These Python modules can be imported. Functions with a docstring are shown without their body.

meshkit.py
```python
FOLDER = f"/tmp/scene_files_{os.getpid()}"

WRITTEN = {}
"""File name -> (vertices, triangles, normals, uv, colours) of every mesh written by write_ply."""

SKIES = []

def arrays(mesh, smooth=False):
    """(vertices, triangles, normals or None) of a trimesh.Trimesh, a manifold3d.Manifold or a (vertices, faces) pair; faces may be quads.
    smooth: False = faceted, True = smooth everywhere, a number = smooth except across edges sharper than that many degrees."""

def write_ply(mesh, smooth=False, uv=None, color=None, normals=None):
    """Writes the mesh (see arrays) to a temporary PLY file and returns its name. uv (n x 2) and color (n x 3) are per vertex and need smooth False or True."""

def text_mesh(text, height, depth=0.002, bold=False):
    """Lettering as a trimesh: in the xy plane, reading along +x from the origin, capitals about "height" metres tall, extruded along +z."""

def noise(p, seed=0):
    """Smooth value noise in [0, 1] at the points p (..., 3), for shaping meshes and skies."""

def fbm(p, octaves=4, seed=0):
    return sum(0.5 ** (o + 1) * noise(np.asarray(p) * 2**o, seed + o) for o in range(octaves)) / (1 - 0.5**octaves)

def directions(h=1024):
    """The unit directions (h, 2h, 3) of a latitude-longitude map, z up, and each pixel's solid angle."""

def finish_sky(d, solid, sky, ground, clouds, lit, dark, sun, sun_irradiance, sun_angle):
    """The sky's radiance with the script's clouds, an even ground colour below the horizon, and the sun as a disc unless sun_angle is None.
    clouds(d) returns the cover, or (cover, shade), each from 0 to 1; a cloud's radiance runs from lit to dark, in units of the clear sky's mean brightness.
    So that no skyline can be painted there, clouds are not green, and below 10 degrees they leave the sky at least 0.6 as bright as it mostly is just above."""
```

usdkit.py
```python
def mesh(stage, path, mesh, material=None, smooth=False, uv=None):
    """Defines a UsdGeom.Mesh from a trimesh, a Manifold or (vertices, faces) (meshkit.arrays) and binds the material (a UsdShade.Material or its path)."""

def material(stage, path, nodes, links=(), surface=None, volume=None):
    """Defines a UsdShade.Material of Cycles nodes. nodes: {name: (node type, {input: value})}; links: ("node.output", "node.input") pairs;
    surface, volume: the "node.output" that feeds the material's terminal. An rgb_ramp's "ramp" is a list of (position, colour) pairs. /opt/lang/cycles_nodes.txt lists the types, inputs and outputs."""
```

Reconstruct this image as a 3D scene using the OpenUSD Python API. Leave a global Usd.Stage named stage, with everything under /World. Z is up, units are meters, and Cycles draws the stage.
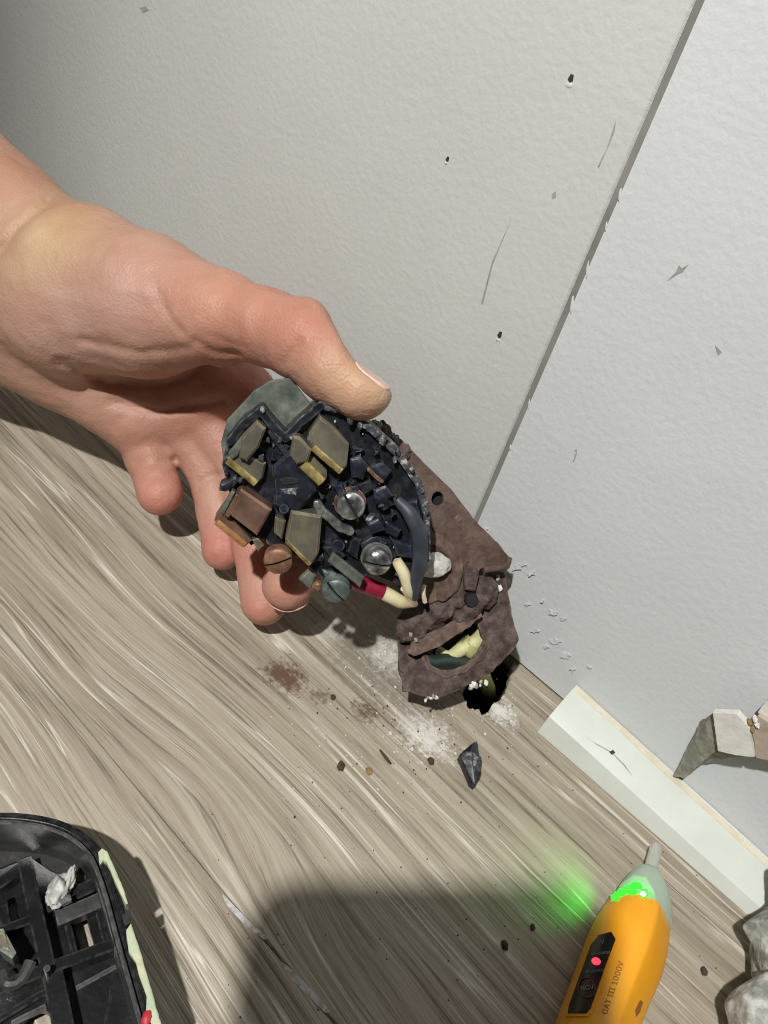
import math, random
import numpy as np, trimesh, manifold3d, usdkit, meshkit
from manifold3d import Manifold, CrossSection
from shapely.geometry import Polygon, LineString, Point
from shapely import affinity
from shapely.ops import unary_union
from pxr import Usd, UsdGeom, UsdLux, UsdShade, Sdf, Gf, Vt

random.seed(4); rng = np.random.default_rng(4)
stage = Usd.Stage.CreateInMemory()
UsdGeom.SetStageUpAxis(stage, UsdGeom.Tokens.z); UsdGeom.SetStageMetersPerUnit(stage, 1.0)
world = UsdGeom.Xform.Define(stage, '/World'); stage.SetDefaultPrim(world.GetPrim())
UsdGeom.Scope.Define(stage, '/World/Looks')

# ---------------------------------------------------------------- camera (calibrated from the wall seam and the skirting)
F = 770.0
XD = np.array([0.72038739, 0.58584115, -0.37125754])     # world axes written in camera axes (right, down, forward)
YD = np.array([0.65900509, -0.41128538, 0.62972743])
ZD = np.array([0.21622744, -0.6983083, -0.6823571])
CAM = np.array([0, -0.202987, 0.24])
RT, DN, FW = (np.array([XD[i], YD[i], ZD[i]]) for i in range(3))
cam = UsdGeom.Camera.Define(stage, '/World/camera')
cam.CreateHorizontalApertureAttr(36.0); cam.CreateVerticalApertureAttr(48.0)
cam.CreateFocalLengthAttr(36.0 * F / 768); cam.CreateClippingRangeAttr(Gf.Vec2f(0.005, 50))
mtx = Gf.Matrix4d(*RT, 0, *(-DN), 0, *(-FW), 0, *CAM, 1)
cam.AddTransformOp().Set(mtx)
cam.CreateExposureAttr(0.0)

# ---------------------------------------------------------------- light: one head torch above the phone, dim room around
def look(prim, pos, target):
    z = np.array(pos) - np.array(target); z = z / np.linalg.norm(z)
    x = np.cross([0, 1, 0.01], z); x /= np.linalg.norm(x); y = np.cross(z, x)
    prim.AddTransformOp().Set(Gf.Matrix4d(*x, 0, *y, 0, *z, 0, *pos, 1))

def ray(px, py):
    return (RT * (px - 384) + DN * (py - 512)) / F + FW

TORCH = CAM - 0.65 * ray(540, 945) / np.linalg.norm(ray(540, 945))
torch = UsdLux.SphereLight.Define(stage, '/World/head_torch_light')
torch.CreateRadiusAttr(0.012); torch.CreateIntensityAttr(1.0); torch.CreateExposureAttr(0)
torch.CreateNormalizeAttr(True); torch.CreateIntensityAttr(12.0)
torch.CreateColorAttr(Gf.Vec3f(1.0, 0.985, 0.95))
sh = UsdLux.ShapingAPI.Apply(torch.GetPrim()); sh.CreateShapingConeAngleAttr(34.0); sh.CreateShapingConeSoftnessAttr(0.75)
look(torch, TORCH, (0.03, 0.0, 0.06))
dome = UsdLux.DomeLight.Define(stage, '/World/room_light')
dome.CreateIntensityAttr(0.012); dome.CreateColorAttr(Gf.Vec3f(1.0, 0.97, 0.92))

# ---------------------------------------------------------------- helpers
def P(px, py, z):                       # a point at depth z from the camera
    return CAM + ray(px, py) * z
def onplane(px, py, o, n):
    r = ray(px, py); return CAM + r * (np.dot(np.asarray(o) - CAM, n) / np.dot(r, n))
def fl(px, py, z=0.0): return onplane(px, py, (0, 0, z), (0, 0, 1))
def wl(px, py, y=0.0): return onplane(px, py, (0, y, 0), (0, 1, 0))
def lin(*c):
    c = np.array(c, float) / 255
    return tuple(np.where(c <= 0.04045, c / 12.92, ((c + 0.055) / 1.055) ** 2.4))
def camdir(a, b, c):
    v = RT * a + DN * b + FW * c; return v / np.linalg.norm(v)

LOOKS = {}
def mat(name, cols, scale=150, rough=0.5, metal=0.0, bump=0.0, bscale=None, detail=4, stretch=None, contrast=(0.3, 0.7), bdist=0.0004, worn=None, **pb):
    """noise-mottled principled material in world space"""
    ramp = [(contrast[0] + (contrast[1] - contrast[0]) * i / max(1, len(cols) - 1), c) for i, c in enumerate(cols)]
    nodes = {'g': ('geometry', {}), 'n': ('noise_texture', {'scale': scale, 'detail': detail, 'roughness': 0.6}),
             'r': ('rgb_ramp', {'ramp': ramp}), 'p': ('principled_bsdf', {'roughness': rough, 'metallic': metal, **pb})}
    links = [('n.fac', 'r.fac'), ('r.color', 'p.base_color')]
    if stretch:
        nodes['m'] = ('mapping', {'scale': stretch}); links += [('g.position', 'm.vector'), ('m.vector', 'n.vector')]
    else: links += [('g.position', 'n.vector')]
    if bump:
        nodes['bn'] = ('noise_texture', {'scale': bscale or scale * 3, 'detail': 5, 'roughness': 0.6})
        nodes['b'] = ('bump', {'strength': bump, 'distance': bdist})
        links += [('g.position', 'bn.vector'), ('bn.fac', 'b.height'), ('b.normal', 'p.normal')]
    if worn:                                            # rubbed edges: the bevelled normal leaves the true one there
        nodes.update({'bv': ('bevel', {'radius': worn[1], 'samples': 6}), 'dt': ('vector_math', {'math_type': 'dot_product'}),
                      'mr': ('map_range', {'clamp': True, 'from_min': 0.985, 'from_max': 0.86, 'to_min': 0.0, 'to_max': worn[2]}), 'wn': ('noise_texture', {'scale': 500, 'detail': 3}),
                      'wr': ('map_range', {'clamp': True, 'from_min': 0.38, 'from_max': 0.62}), 'wm': ('math', {'math_type': 'multiply'}), 'wx': ('mix', {'color2': worn[0]})})
        links = [l for l in links if l[1] != 'p.base_color'] + [('bv.bevel', 'dt.vector1'), ('g.normal', 'dt.vector2'), ('dt.value', 'mr.value'), ('g.position', 'wn.vector'), ('wn.fac', 'wr.value'),
                 ('mr.result', 'wm.value1'), ('wr.result', 'wm.value2'), ('wm.value', 'wx.fac'), ('r.color', 'wx.color1'), ('wx.color', 'p.base_color')]
    LOOKS[name] = usdkit.material(stage, '/World/Looks/' + name, nodes, links, surface='p.BSDF')
    return LOOKS[name]

used = {}
def numbered(path):
    k = used.get(path, -1) + 1; used[path] = k
    return path if k == 0 else f'{path}_{k:03d}'

def arr(m):
    if hasattr(m, 'to_mesh'):
        q = m.to_mesh(); return np.array(q.vert_properties[:, :3], float), np.array(q.tri_verts, int)
    if isinstance(m, tuple): return np.asarray(m[0], float), np.asarray(m[1], int)
    return np.array(m.vertices, float), np.array(m.faces, int)

def join(ms):
    vs, fs, k = [], [], 0
    for m in ms:
        v, f = arr(m); vs.append(v); fs.append(f + k); k += len(v)
    return np.vstack(vs), np.vstack(fs)

class Thing:
    def __init__(self, name, label=None, cat=None, loc=(0, 0, 0), group=None, kind=None):
        self.loc = np.array(loc, float); path = numbered('/World/' + name)
        x = UsdGeom.Xform.Define(stage, path); x.AddTranslateOp().Set(Gf.Vec3d(*map(float, self.loc)))
        self.path = path; tagp(x.GetPrim(), label, cat, group, kind)
    def part(self, name, m, material, under=None, label=None, smooth=35, kind=None):
        path = numbered((under or self.path) + '/' + name)
        v, f = arr(m)
        g = usdkit.mesh(stage, path, trimesh.Trimesh(v - self.loc, f, process=False), LOOKS[material], smooth=smooth)
        tagp(g.GetPrim(), label, None, None, kind)
        return path

def tagp(prim, label=None, cat=None, group=None, kind=None):
    for k, v in (('label', label), ('category', cat), ('group', group), ('kind', kind)):
        if v: prim.SetCustomDataByKey(k, v)

def solo(name, m, material, label, cat, group=None, kind=None, smooth=35):
    """a thing that is one mesh"""
    v, f = arr(m); path = numbered('/World/' + name)
    g = usdkit.mesh(stage, path, trimesh.Trimesh(v, f, process=False), LOOKS[material], smooth=smooth)
    tagp(g.GetPrim(), label, cat, group, kind); return g

def hull(pts): return Manifold.hull_points([tuple(map(float, p)) for p in pts])
def ball(c, r, n=16): return Manifold.sphere(float(r), n).translate(tuple(map(float, c)))

def frame(n, up=None):
    n = np.asarray(n, float); n = n / np.linalg.norm(n)
    a = np.cross(up if up is not None else (RT if abs(n @ RT) < 0.9 else DN), n); a /= np.linalg.norm(a)
    return a, np.cross(n, a), n

def place(m, o, n, up=None):
    """puts a manifold built in xy(z) onto the frame with normal n at o"""
    a, b, c = frame(n, up)
    T = np.column_stack([a, b, c, np.asarray(o, float)])
    return m.transform(T)

def prism(poly, t, bev):
    """extrusion from -t to 0 of a shapely polygon, with a small two-step rounded edge on top"""
    def cs(p):
        gs = getattr(p, 'geoms', [p]); rings = []
        for g in gs:
            if g.is_empty or g.area <= 0: continue
            rings.append(np.array(g.exterior.coords)[:-1]); rings += [np.array(r.coords)[:-1] for r in g.interiors]
        return CrossSection(rings, manifold3d.FillRule.EvenOdd)
    out = cs(poly).extrude(t - bev).translate((0, 0, -t))
    if bev > 0:
        for q, (ins, top) in enumerate(((0.3, 0.45), (0.65, 0.8), (1.0, 1.0))):
            p = poly.buffer(-bev * ins)
            if p.is_empty: break
            out += cs(p).extrude(t - bev + bev * top).translate((0, 0, -t))
    return out

def convex_prism(pts2, t, bev):
    p = Polygon(pts2).convex_hull; q = p.buffer(-bev)
    if q.is_empty: q = p
    ring = lambda s, z: [(x, y, z) for x, y in list(s.exterior.coords)[:-1]]
    return hull(ring(q, 0) + ring(p, -bev) + ring(p, -t + bev) + ring(q, -t))

class Plane:
    """a tilted working plane: pixels are unprojected onto it at height w above it"""
    def __init__(self, o, n):
        self.o = np.asarray(o, float); self.a, self.b, self.n = frame(n)
    def uv(self, px, w=0.0):
        pts = np.array([onplane(x, y, self.o + self.n * w, self.n) for x, y in px]) - self.o
        return np.column_stack([pts @ self.a, pts @ self.b])
    def out(self, m, w=0.0):
        T = np.column_stack([self.a, self.b, self.n, self.o + self.n * w]); return m.transform(T)
    def slab(self, px, w, t, bev=0.0005, convex=True):
        uv = self.uv(px, w)
        if convex: return self.out(convex_prism(uv, t, bev), w)
        return self.out(prism(Polygon(uv).buffer(0), t, bev), w)
    def poly(self, px, w=0.0): return Polygon(self.uv(px, w)).buffer(0)
    def strip(self, px, width, w, t, bev=0.0004):
        p = LineString(self.uv(px, w)).buffer(width / 2, quad_segs=4); return self.out(prism(p, t, bev), w)
    def at(self, px, py, w=0.0): return onplane(px, py, self.o + self.n * w, self.n)

def catmull(pts, n=8):
    p = np.asarray(pts, float); p = np.vstack([2 * p[0] - p[1], p, 2 * p[-1] - p[-2]]); out = []
    for i in range(1, len(p) - 2):
        for t in np.linspace(0, 1, n, endpoint=False):
            a, b, c, d = p[i - 1:i + 3]
            out.append(0.5 * (2 * b + (c - a) * t + (2 * a - 5 * b + 4 * c - d) * t * t + (3 * b - a - 3 * c + d) * t ** 3))
    out.append(p[-2]); return np.array(out)

def tube(pts, r, n=12, spline=8):
    p = catmull(pts, spline) if spline else np.asarray(pts, float); m = len(p)
    r = np.interp(np.linspace(0, 1, m), np.linspace(0, 1, np.size(r)), np.atleast_1d(r)) if np.size(r) > 1 else np.full(m, r)
    t = np.gradient(p, axis=0); t /= np.linalg.norm(t, axis=1)[:, None]
    u = np.cross(t[0], [0.31, 0.7, 0.64]); u /= np.linalg.norm(u); vs = []
    for i in range(m):
        u = u - t[i] * (u @ t[i]); u /= np.linalg.norm(u); w = np.cross(t[i], u)
        a = np.arange(n) * 2 * np.pi / n
        vs.append(p[i] + r[i] * (np.cos(a)[:, None] * u + np.sin(a)[:, None] * w))
    v = np.vstack(vs + [p[:1], p[-1:]]); f = []
    for i in range(m - 1):
        for j in range(n):
            k = (j + 1) % n; f += [(i * n + j, i * n + k, (i + 1) * n + k), (i * n + j, (i + 1) * n + k, (i + 1) * n + j)]
    for j in range(n):
        k = (j + 1) % n; f += [(m * n, k, j), (m * n + 1, (m - 1) * n + j, (m - 1) * n + k)]
    return v, np.array(f)

def rough(m, amp, scale, seed=0, edge=None, tang=False):
    """weathers a mesh: refines it and moves the vertices along their normals by noise"""
    v, f = arr(m)
    if edge:
        q = Manifold(manifold3d.Mesh(v.astype(np.float32), f.astype(np.uint32))).refine_to_length(edge); v, f = arr(q)
    t = trimesh.Trimesh(v, f, process=False)
    d = meshkit.fbm(v * scale, 4, seed) - 0.5
    return v + np.array(t.vertex_normals) * (d * 2 * amp)[:, None], f

def lump(c, r, n=None, amp=0.25, scale=None, seed=0, sub=3):
    """irregular crumb: noise displaced ellipsoid; r = radii along frame (a, b, n)"""
    s = trimesh.creation.icosphere(subdivisions=sub); v = np.array(s.vertices)
    d = 1 + amp * 2.2 * (meshkit.fbm(v * (scale or 1.7) + 10 + seed * 3.1, 3, seed) - 0.5)
    v = v * d[:, None] * np.asarray(r)
    a, b, c3 = frame(n if n is not None else (0, 0, 1)); return v @ np.array([a, b, c3]) + np.asarray(c), np.array(s.faces)

def raycast(px, py, V, Fc):
    """nearest hit of a camera pixel with a mesh: point, normal"""
    d = ray(px, py); a, b, c = V[Fc[:, 0]], V[Fc[:, 1]], V[Fc[:, 2]]
    e1, e2 = b - a, c - a; h = np.cross(d, e2); det = (e1 * h).sum(1)
    with np.errstate(all='ignore'):
        inv = 1 / det; s = CAM - a; u = (s * h).sum(1) * inv; q = np.cross(s, e1); v = (q @ d) * inv; t = (e2 * q).sum(1) * inv
        ok = (u >= -1e-6) & (v >= -1e-6) & (u + v <= 1 + 1e-6) & (t > 0.01) & (np.abs(det) > 1e-18)
    if not ok.any(): return None
    i = np.where(ok)[0][np.argmin(t[ok])]; n = np.cross(e1[i], e2[i]); n /= np.linalg.norm(n)
    return CAM + d * t[i], n if n @ d < 0 else -n

def drape(flat, V, Fc, lift=0.0001, per=0.0):
    """lays a flat mesh (x, y in pixels, z in metres of relief) onto a surface as real relief"""
    v, f = arr(flat); out = []
    last = raycast(*v[:, :2].mean(0), V, Fc) or next(h for h in (raycast(x, y, V, Fc) for x, y, z in v) if h)
    for x, y, z in v:
        h = raycast(x, y, V, Fc) or last; last = h
        out.append(h[0] + h[1] * (lift + z))
    return np.array(out), f

def flat_patch(px, thick, edge=4.0):
    m = Manifold.extrude(CrossSection([np.array(px, float)[::1]], manifold3d.FillRule.EvenOdd), 1.0)
    m = m.scale((1, 1, 0.02)).refine_to_length(edge).scale((1, 1, 50))
    v, f = arr(m); v[:, 2] = v[:, 2] * thick
    return v, f[:, ::-1]

def surface_nets(D, org, h):
    """closed surface of the sampled field D < 0 (naive surface nets)"""
    S = D < 0; nx, ny, nz = D.shape
    acc = np.zeros((nx - 1, ny - 1, nz - 1, 3), np.float32); cnt = np.zeros((nx - 1, ny - 1, nz - 1), np.float32)
    corners = [(i, j, k) for i in (0, 1) for j in (0, 1) for k in (0, 1)]
    sl = lambda o: tuple(slice(o[a], D.shape[a] - 1 + o[a]) for a in range(3))
    for c in corners:
        for ax in range(3):
            if c[ax]: continue
            e = list(c); e[ax] = 1; da, db = D[sl(c)], D[sl(e)]
            x = S[sl(c)] != S[sl(e)]
            with np.errstate(all='ignore'): t = np.where(x, da / (da - db), 0)
            for q in range(3): acc[..., q] += np.where(x, (t if q == ax else c[q]), 0)
            cnt += x
    on = cnt > 0; idx = np.full(cnt.shape, -1, np.int64); idx[on] = np.arange(on.sum())
    I = np.argwhere(on); v = (I + acc[on] / cnt[on][:, None]) * h + np.asarray(org)
    faces = []
    for ax in range(3):
        b, c = (ax + 1) % 3, (ax + 2) % 3
        lo = [slice(None)] * 3; hi = [slice(None)] * 3; lo[ax] = slice(0, -1); hi[ax] = slice(1, None)
        x = S[tuple(lo)] != S[tuple(hi)]; inside = S[tuple(lo)]
        p = np.argwhere(x); p = p[(p[:, b] > 0) & (p[:, c] > 0) & (p[:, b] < D.shape[b] - 1) & (p[:, c] < D.shape[c] - 1)]
        flip = inside[tuple(p.T)]
        def g(db, dc):
            q = p.copy(); q[:, b] -= db; q[:, c] -= dc; return idx[tuple(q.T)]
        a0, a1, a2, a3 = g(1, 1), g(0, 1), g(0, 0), g(1, 0)
        q = np.stack([a0, a1, a2, a3], 1); q[~flip] = q[~flip][:, ::-1]; faces.append(q)
    q = np.vstack(faces); return v, np.vstack([q[:, [0, 1, 2]], q[:, [0, 2, 3]]])

def relax(v, f, it=6, lam=0.5, mu=0.52):
    import scipy.sparse as sp
    e = np.vstack([f[:, [0, 1]], f[:, [1, 2]], f[:, [2, 0]]]); e = np.vstack([e, e[:, ::-1]])
    A = sp.coo_matrix((np.ones(len(e)), (e[:, 0], e[:, 1])), shape=(len(v), len(v))).tocsr(); A.data[:] = 1
    W = sp.diags(1 / np.maximum(np.asarray(A.sum(1)).ravel(), 1)) @ A; v = np.array(v, float)
    for _ in range(it):
        v = v + lam * (W @ v - v); v = v - mu * (W @ v - v)
    return v

# ---------------------------------------------------------------- materials
def wall_paint(name, c0, c1):
    nodes = {'g': ('geometry', {}), 'n': ('noise_texture', {'scale': 9, 'detail': 5, 'roughness': 0.6}), 'r': ('rgb_ramp', {'ramp': [(0.3, c0), (0.7, c1)]}),
             'n1': ('noise_texture', {'scale': 420, 'detail': 2.5, 'roughness': 0.5}), 'n2': ('noise_texture', {'scale': 60, 'detail': 3}),
             'm': ('math', {'math_type': 'multiply_add', 'value2': 0.8}), 'b': ('bump', {'strength': 0.2, 'distance': 0.0010}),
             'p': ('principled_bsdf', {'roughness': 0.42, 'specular_ior_level': 0.35})}
    LOOKS[name] = usdkit.material(stage, '/World/Looks/' + name, nodes, [('g.position', 'n.vector'), ('g.position', 'n1.vector'), ('g.position', 'n2.vector'), ('n.fac', 'r.fac'), ('r.color', 'p.base_color'),
        ('n2.fac', 'm.value1'), ('n1.fac', 'm.value3'), ('m.value', 'b.height'), ('b.normal', 'p.normal')], surface='p.BSDF')
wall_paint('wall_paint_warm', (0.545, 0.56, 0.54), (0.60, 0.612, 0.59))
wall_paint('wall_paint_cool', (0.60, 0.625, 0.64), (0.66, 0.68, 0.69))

def floor_material(name):
    N, L = {}, []
    N['g'] = ('geometry', {}); N['sep'] = ('separate_xyz', {}); L.append(('g.position', 'sep.vector'))
    # warp: cathedral figure grows away from the wall, straight grain near it
    N['wm'] = ('mapping', {'scale': (4.2, 13, 1)}); N['wn'] = ('noise_texture', {'scale': 1.0, 'detail': 1.5, 'roughness': 0.45}); L += [('g.position', 'wm.vector'), ('wm.vector', 'wn.vector')]
    N['wc'] = ('math', {'math_type': 'subtract', 'value2': 0.5}); L.append(('wn.fac', 'wc.value1'))
    N['wa'] = ('map_range', {'clamp': True, 'from_min': -0.070, 'from_max': -0.115, 'to_min': 0.004, 'to_max': 0.075}); L.append(('sep.y', 'wa.value'))
    N['ww'] = ('math', {'math_type': 'multiply'}); L += [('wc.value', 'ww.value1'), ('wa.result', 'ww.value2')]
    N['yy'] = ('math', {'math_type': 'add'}); L += [('sep.y', 'yy.value1'), ('ww.value', 'yy.value2')]
    def streak(key, fx, fy, detail=3, rough=0.6):
        N[key + 'x'] = ('math', {'math_type': 'multiply', 'value2': fx}); L.append(('sep.x', key + 'x.value1'))
        N[key + 'y'] = ('math', {'math_type': 'multiply', 'value2': fy}); L.append(('yy.value', key + 'y.value1'))
        N[key + 'c'] = ('combine_xyz', {'z': fx * 0.37}); L.extend([(key + 'x.value', key + 'c.x'), (key + 'y.value', key + 'c.y')])
        N[key] = ('noise_texture', {'scale': 1.0, 'detail': detail, 'roughness': rough}); L.append((key + 'c.vector', key + '.vector'))
    streak('s1', 7, 210, 4, 0.62)      # broad bands
    streak('s2', 16, 480, 4, 0.72)      # fine pores
    streak('s3', 6, 190, 2, 0.5)        # light limed lines
    N['r1'] = ('rgb_ramp', {'ramp': [(0.30, lin(144, 133, 117)), (0.5, lin(164, 154, 137)), (0.70, lin(180, 171, 155))]}); L.append(('s1.fac', 'r1.fac'))
    N['r2'] = ('rgb_ramp', {'ramp': [(0.34, (0.36, 0.33, 0.29)), (0.46, (0.88, 0.87, 0.86)), (0.58, (1.0, 1.0, 1.0)), (0.72, (1.0, 1.0, 1.0))]}); L.append(('s2.fac', 'r2.fac'))
    N['mx'] = ('mix', {'mix_type': 'multiply', 'fac': 0.85}); L += [('r1.color', 'mx.color1'), ('r2.color', 'mx.color2')]
    # limed ridge lines: thin band where s3 crosses 0.5
    N['l1'] = ('math', {'math_type': 'subtract', 'value2': 0.5}); N['l2'] = ('math', {'math_type': 'absolute'})
    N['l3'] = ('map_range', {'clamp': True, 'from_min': 0.0, 'from_max': 0.023, 'to_min': 0.85, 'to_max': 0.0}); L += [('s3.fac', 'l1.value1'), ('l1.value', 'l2.value1'), ('l2.value', 'l3.value')]
    streak('ln', 14, 60, 3, 0.5); N['lr'] = ('map_range', {'clamp': True, 'from_min': 0.47, 'from_max': 0.56}); N['lm'] = ('math', {'math_type': 'multiply'})
    L += [('ln.fac', 'lr.value'), ('lr.result', 'lm.value1'), ('l3.result', 'lm.value2')]
    N['m2'] = ('mix', {'color2': lin(215, 208, 195)}); L += [('lm.value', 'm2.fac'), ('mx.color', 'm2.color1')]
    last = 'm2.color'
    N['dn'] = ('noise_texture', {'scale': 420, 'detail': 5, 'roughness': 0.7}); L.append(('g.position', 'dn.vector'))
    N['dn2'] = ('noise_texture', {'scale': 60, 'detail': 4, 'roughness': 0.6}); L.append(('g.position', 'dn2.vector'))
    # spills that lie on the boards: rust powder, plaster dust, scuffs
    def spill(key, px, py, rx, ry, ang, colour, strength, lo, hi):
        nonlocal last
        c = fl(px, py)
        N[key + 'o'] = ('vector_math', {'math_type': 'subtract', 'vector2': tuple(c)}); L.append(('g.position', key + 'o.vector1'))
        N[key + 'm'] = ('vector_rotate', {'rotate_type': 'z_axis', 'angle': -ang}); L.append((key + 'o.vector', key + 'm.vector'))
        N[key + 's'] = ('vector_math', {'math_type': 'divide', 'vector2': (rx, ry, 1)}); L.append((key + 'm.vector', key + 's.vector1'))
        N[key + 'l'] = ('vector_math', {'math_type': 'length'}); L.append((key + 's.vector', key + 'l.vector1'))
        N[key + 'a'] = ('map_range', {'clamp': True, 'from_min': 1.0, 'from_max': 0.15, 'to_min': 0.0, 'to_max': 0.55}); L.append((key + 'l.value', key + 'a.value'))
        N[key + 'd'] = ('math', {'math_type': 'multiply_add', 'value2': 1.5}); L.extend([('dn.fac', key + 'd.value1'), (key + 'a.result', key + 'd.value3')])
        N[key + 'e'] = ('math', {'math_type': 'multiply_add', 'value2': 0.3}); L.extend([('dn2.fac', key + 'e.value1'), (key + 'd.value', key + 'e.value3')])
        N[key + 'f'] = ('map_range', {'clamp': True, 'from_min': lo + 0.3, 'from_max': hi + 0.3, 'to_min': 0.0, 'to_max': strength}); L.append((key + 'e.value', key + 'f.value'))
        N[key + 'g'] = ('math', {'math_type': 'less_than', 'value2': 1.0}); L.append((key + 'l.value', key + 'g.value1'))
        N[key + 'h'] = ('math', {'math_type': 'multiply'}); L.extend([(key + 'f.result', key + 'h.value1'), (key + 'g.value', key + 'h.value2')])
        N[key] = ('mix', {'color2': colour}); L.extend([(key + 'h.value', key + '.fac'), (last, key + '.color1')]); last = key + '.color'
    WHITE, RUST, GREY = lin(222, 220, 214), lin(94, 70, 55), lin(112, 106, 98)
    spill('gy', 380, 660, 0.045, 0.024, -0.1, GREY, 0.55, 0.72, 1.05)
    spill('wa1', 385, 655, 0.016, 0.014, 0, WHITE, 0.55, 0.80, 1.2)
    spill('wa2', 425, 735, 0.022, 0.015, 0.2, WHITE, 0.75, 0.86, 1.2)
    spill('wa3', 500, 712, 0.013, 0.008, 0.2, WHITE, 0.8, 0.80, 1.15)
    spill('wa4', 330, 630, 0.012, 0.010, 0, WHITE, 0.4, 0.8, 1.2)
    spill('ru1', 284, 676, 0.013, 0.008, 0.4, RUST, 0.95, 0.72, 1.05)
    spill('ru2', 366, 712, 0.009, 0.007, 0.0, RUST, 0.85, 0.78, 1.1)
    spill('ru3', 320, 697, 0.007, 0.005, 0.0, RUST, 0.7, 0.80, 1.1)
    # height for the emboss
    N['h1'] = ('math', {'math_type': 'multiply_add', 'value2': 0.8}); L += [('s1.fac', 'h1.value1'), ('s2.fac', 'h1.value3')]
    N['bp'] = ('bump', {'strength': 0.6, 'distance': 0.0010}); L.append(('h1.value', 'bp.height'))
    N['p'] = ('principled_bsdf', {'roughness': 0.5, 'specular_ior_level': 0.4}); L += [(last, 'p.base_color'), ('bp.normal', 'p.normal')]
    LOOKS[name] = usdkit.material(stage, '/World/Looks/' + name, N, L, surface='p.BSDF')
floor_material('floor_vinyl')

mat('underlay', [lin(46, 40, 34), lin(70, 60, 50)], 60, 0.9)
mat('gap_shadow', [lin(120, 119, 115), lin(142, 140, 136)], 80, 0.9)
mat('skirting_paint', [lin(202, 208, 199), lin(216, 220, 213)], 40, 0.38, bump=0.15, bscale=120)
mat('skirting_raw', [lin(205, 196, 170), lin(222, 216, 196)], 260, 0.7)
mat('plaster_white', [lin(206, 204, 198), lin(230, 228, 222)], 260, 0.85, bump=0.4, bscale=700)
mat('plaster_core', [lin(118, 118, 104), lin(150, 148, 134), lin(182, 180, 168)], 230, 0.9, bump=0.6, bscale=700)
mat('kraft_brown', [lin(160, 142, 126), lin(190, 176, 162)], 180, 0.9, bump=0.3)
mat('black_plastic', [lin(12, 13, 17), lin(22, 24, 31), lin(50, 53, 61)], 260, 0.38, worn=(lin(104, 106, 110), 0.0007, 0.7), bump=0.25, bscale=600, contrast=(0.3, 0.75), specular_ior_level=0.6)
mat('navy_plastic', [lin(16, 18, 26), lin(28, 32, 44), lin(66, 70, 82)], 220, 0.42, worn=(lin(112, 116, 124), 0.0007, 0.75), bump=0.2, bscale=600, contrast=(0.35, 0.75))
mat('soot', [lin(14, 14, 16), lin(30, 30, 32)], 200, 0.8, bump=0.3)
mat('char_crust', [lin(34, 36, 42), lin(70, 72, 76), lin(190, 188, 182)], 420, 0.55, bump=0.7, bscale=900, contrast=(0.35, 0.72))
mat('zinc_grey', [lin(70, 78, 72), lin(98, 105, 96), lin(134, 136, 124)], 190, 0.5, 0.35, bump=0.25, worn=(lin(160, 160, 150), 0.0005, 0.7))
mat('brass_tarnished', [lin(90, 88, 82), lin(120, 115, 102), lin(150, 142, 120)], 110, 0.34, 0.5, bump=0.12, contrast=(0.25, 0.75), worn=(lin(214, 196, 140), 0.0006, 0.8))
mat('brass_bright', [lin(120, 108, 72), lin(170, 152, 98), lin(216, 198, 140)], 300, 0.3, 0.6, contrast=(0.3, 0.65))
mat('copper_dull', [lin(100, 80, 70), lin(132, 104, 90), lin(158, 128, 110)], 130, 0.38, 0.6, bump=0.12, worn=(lin(214, 168, 130), 0.0006, 0.8))
mat('copper_bright', [lin(176, 122, 78), lin(222, 168, 116)], 250, 0.35, 0.55)
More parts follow.
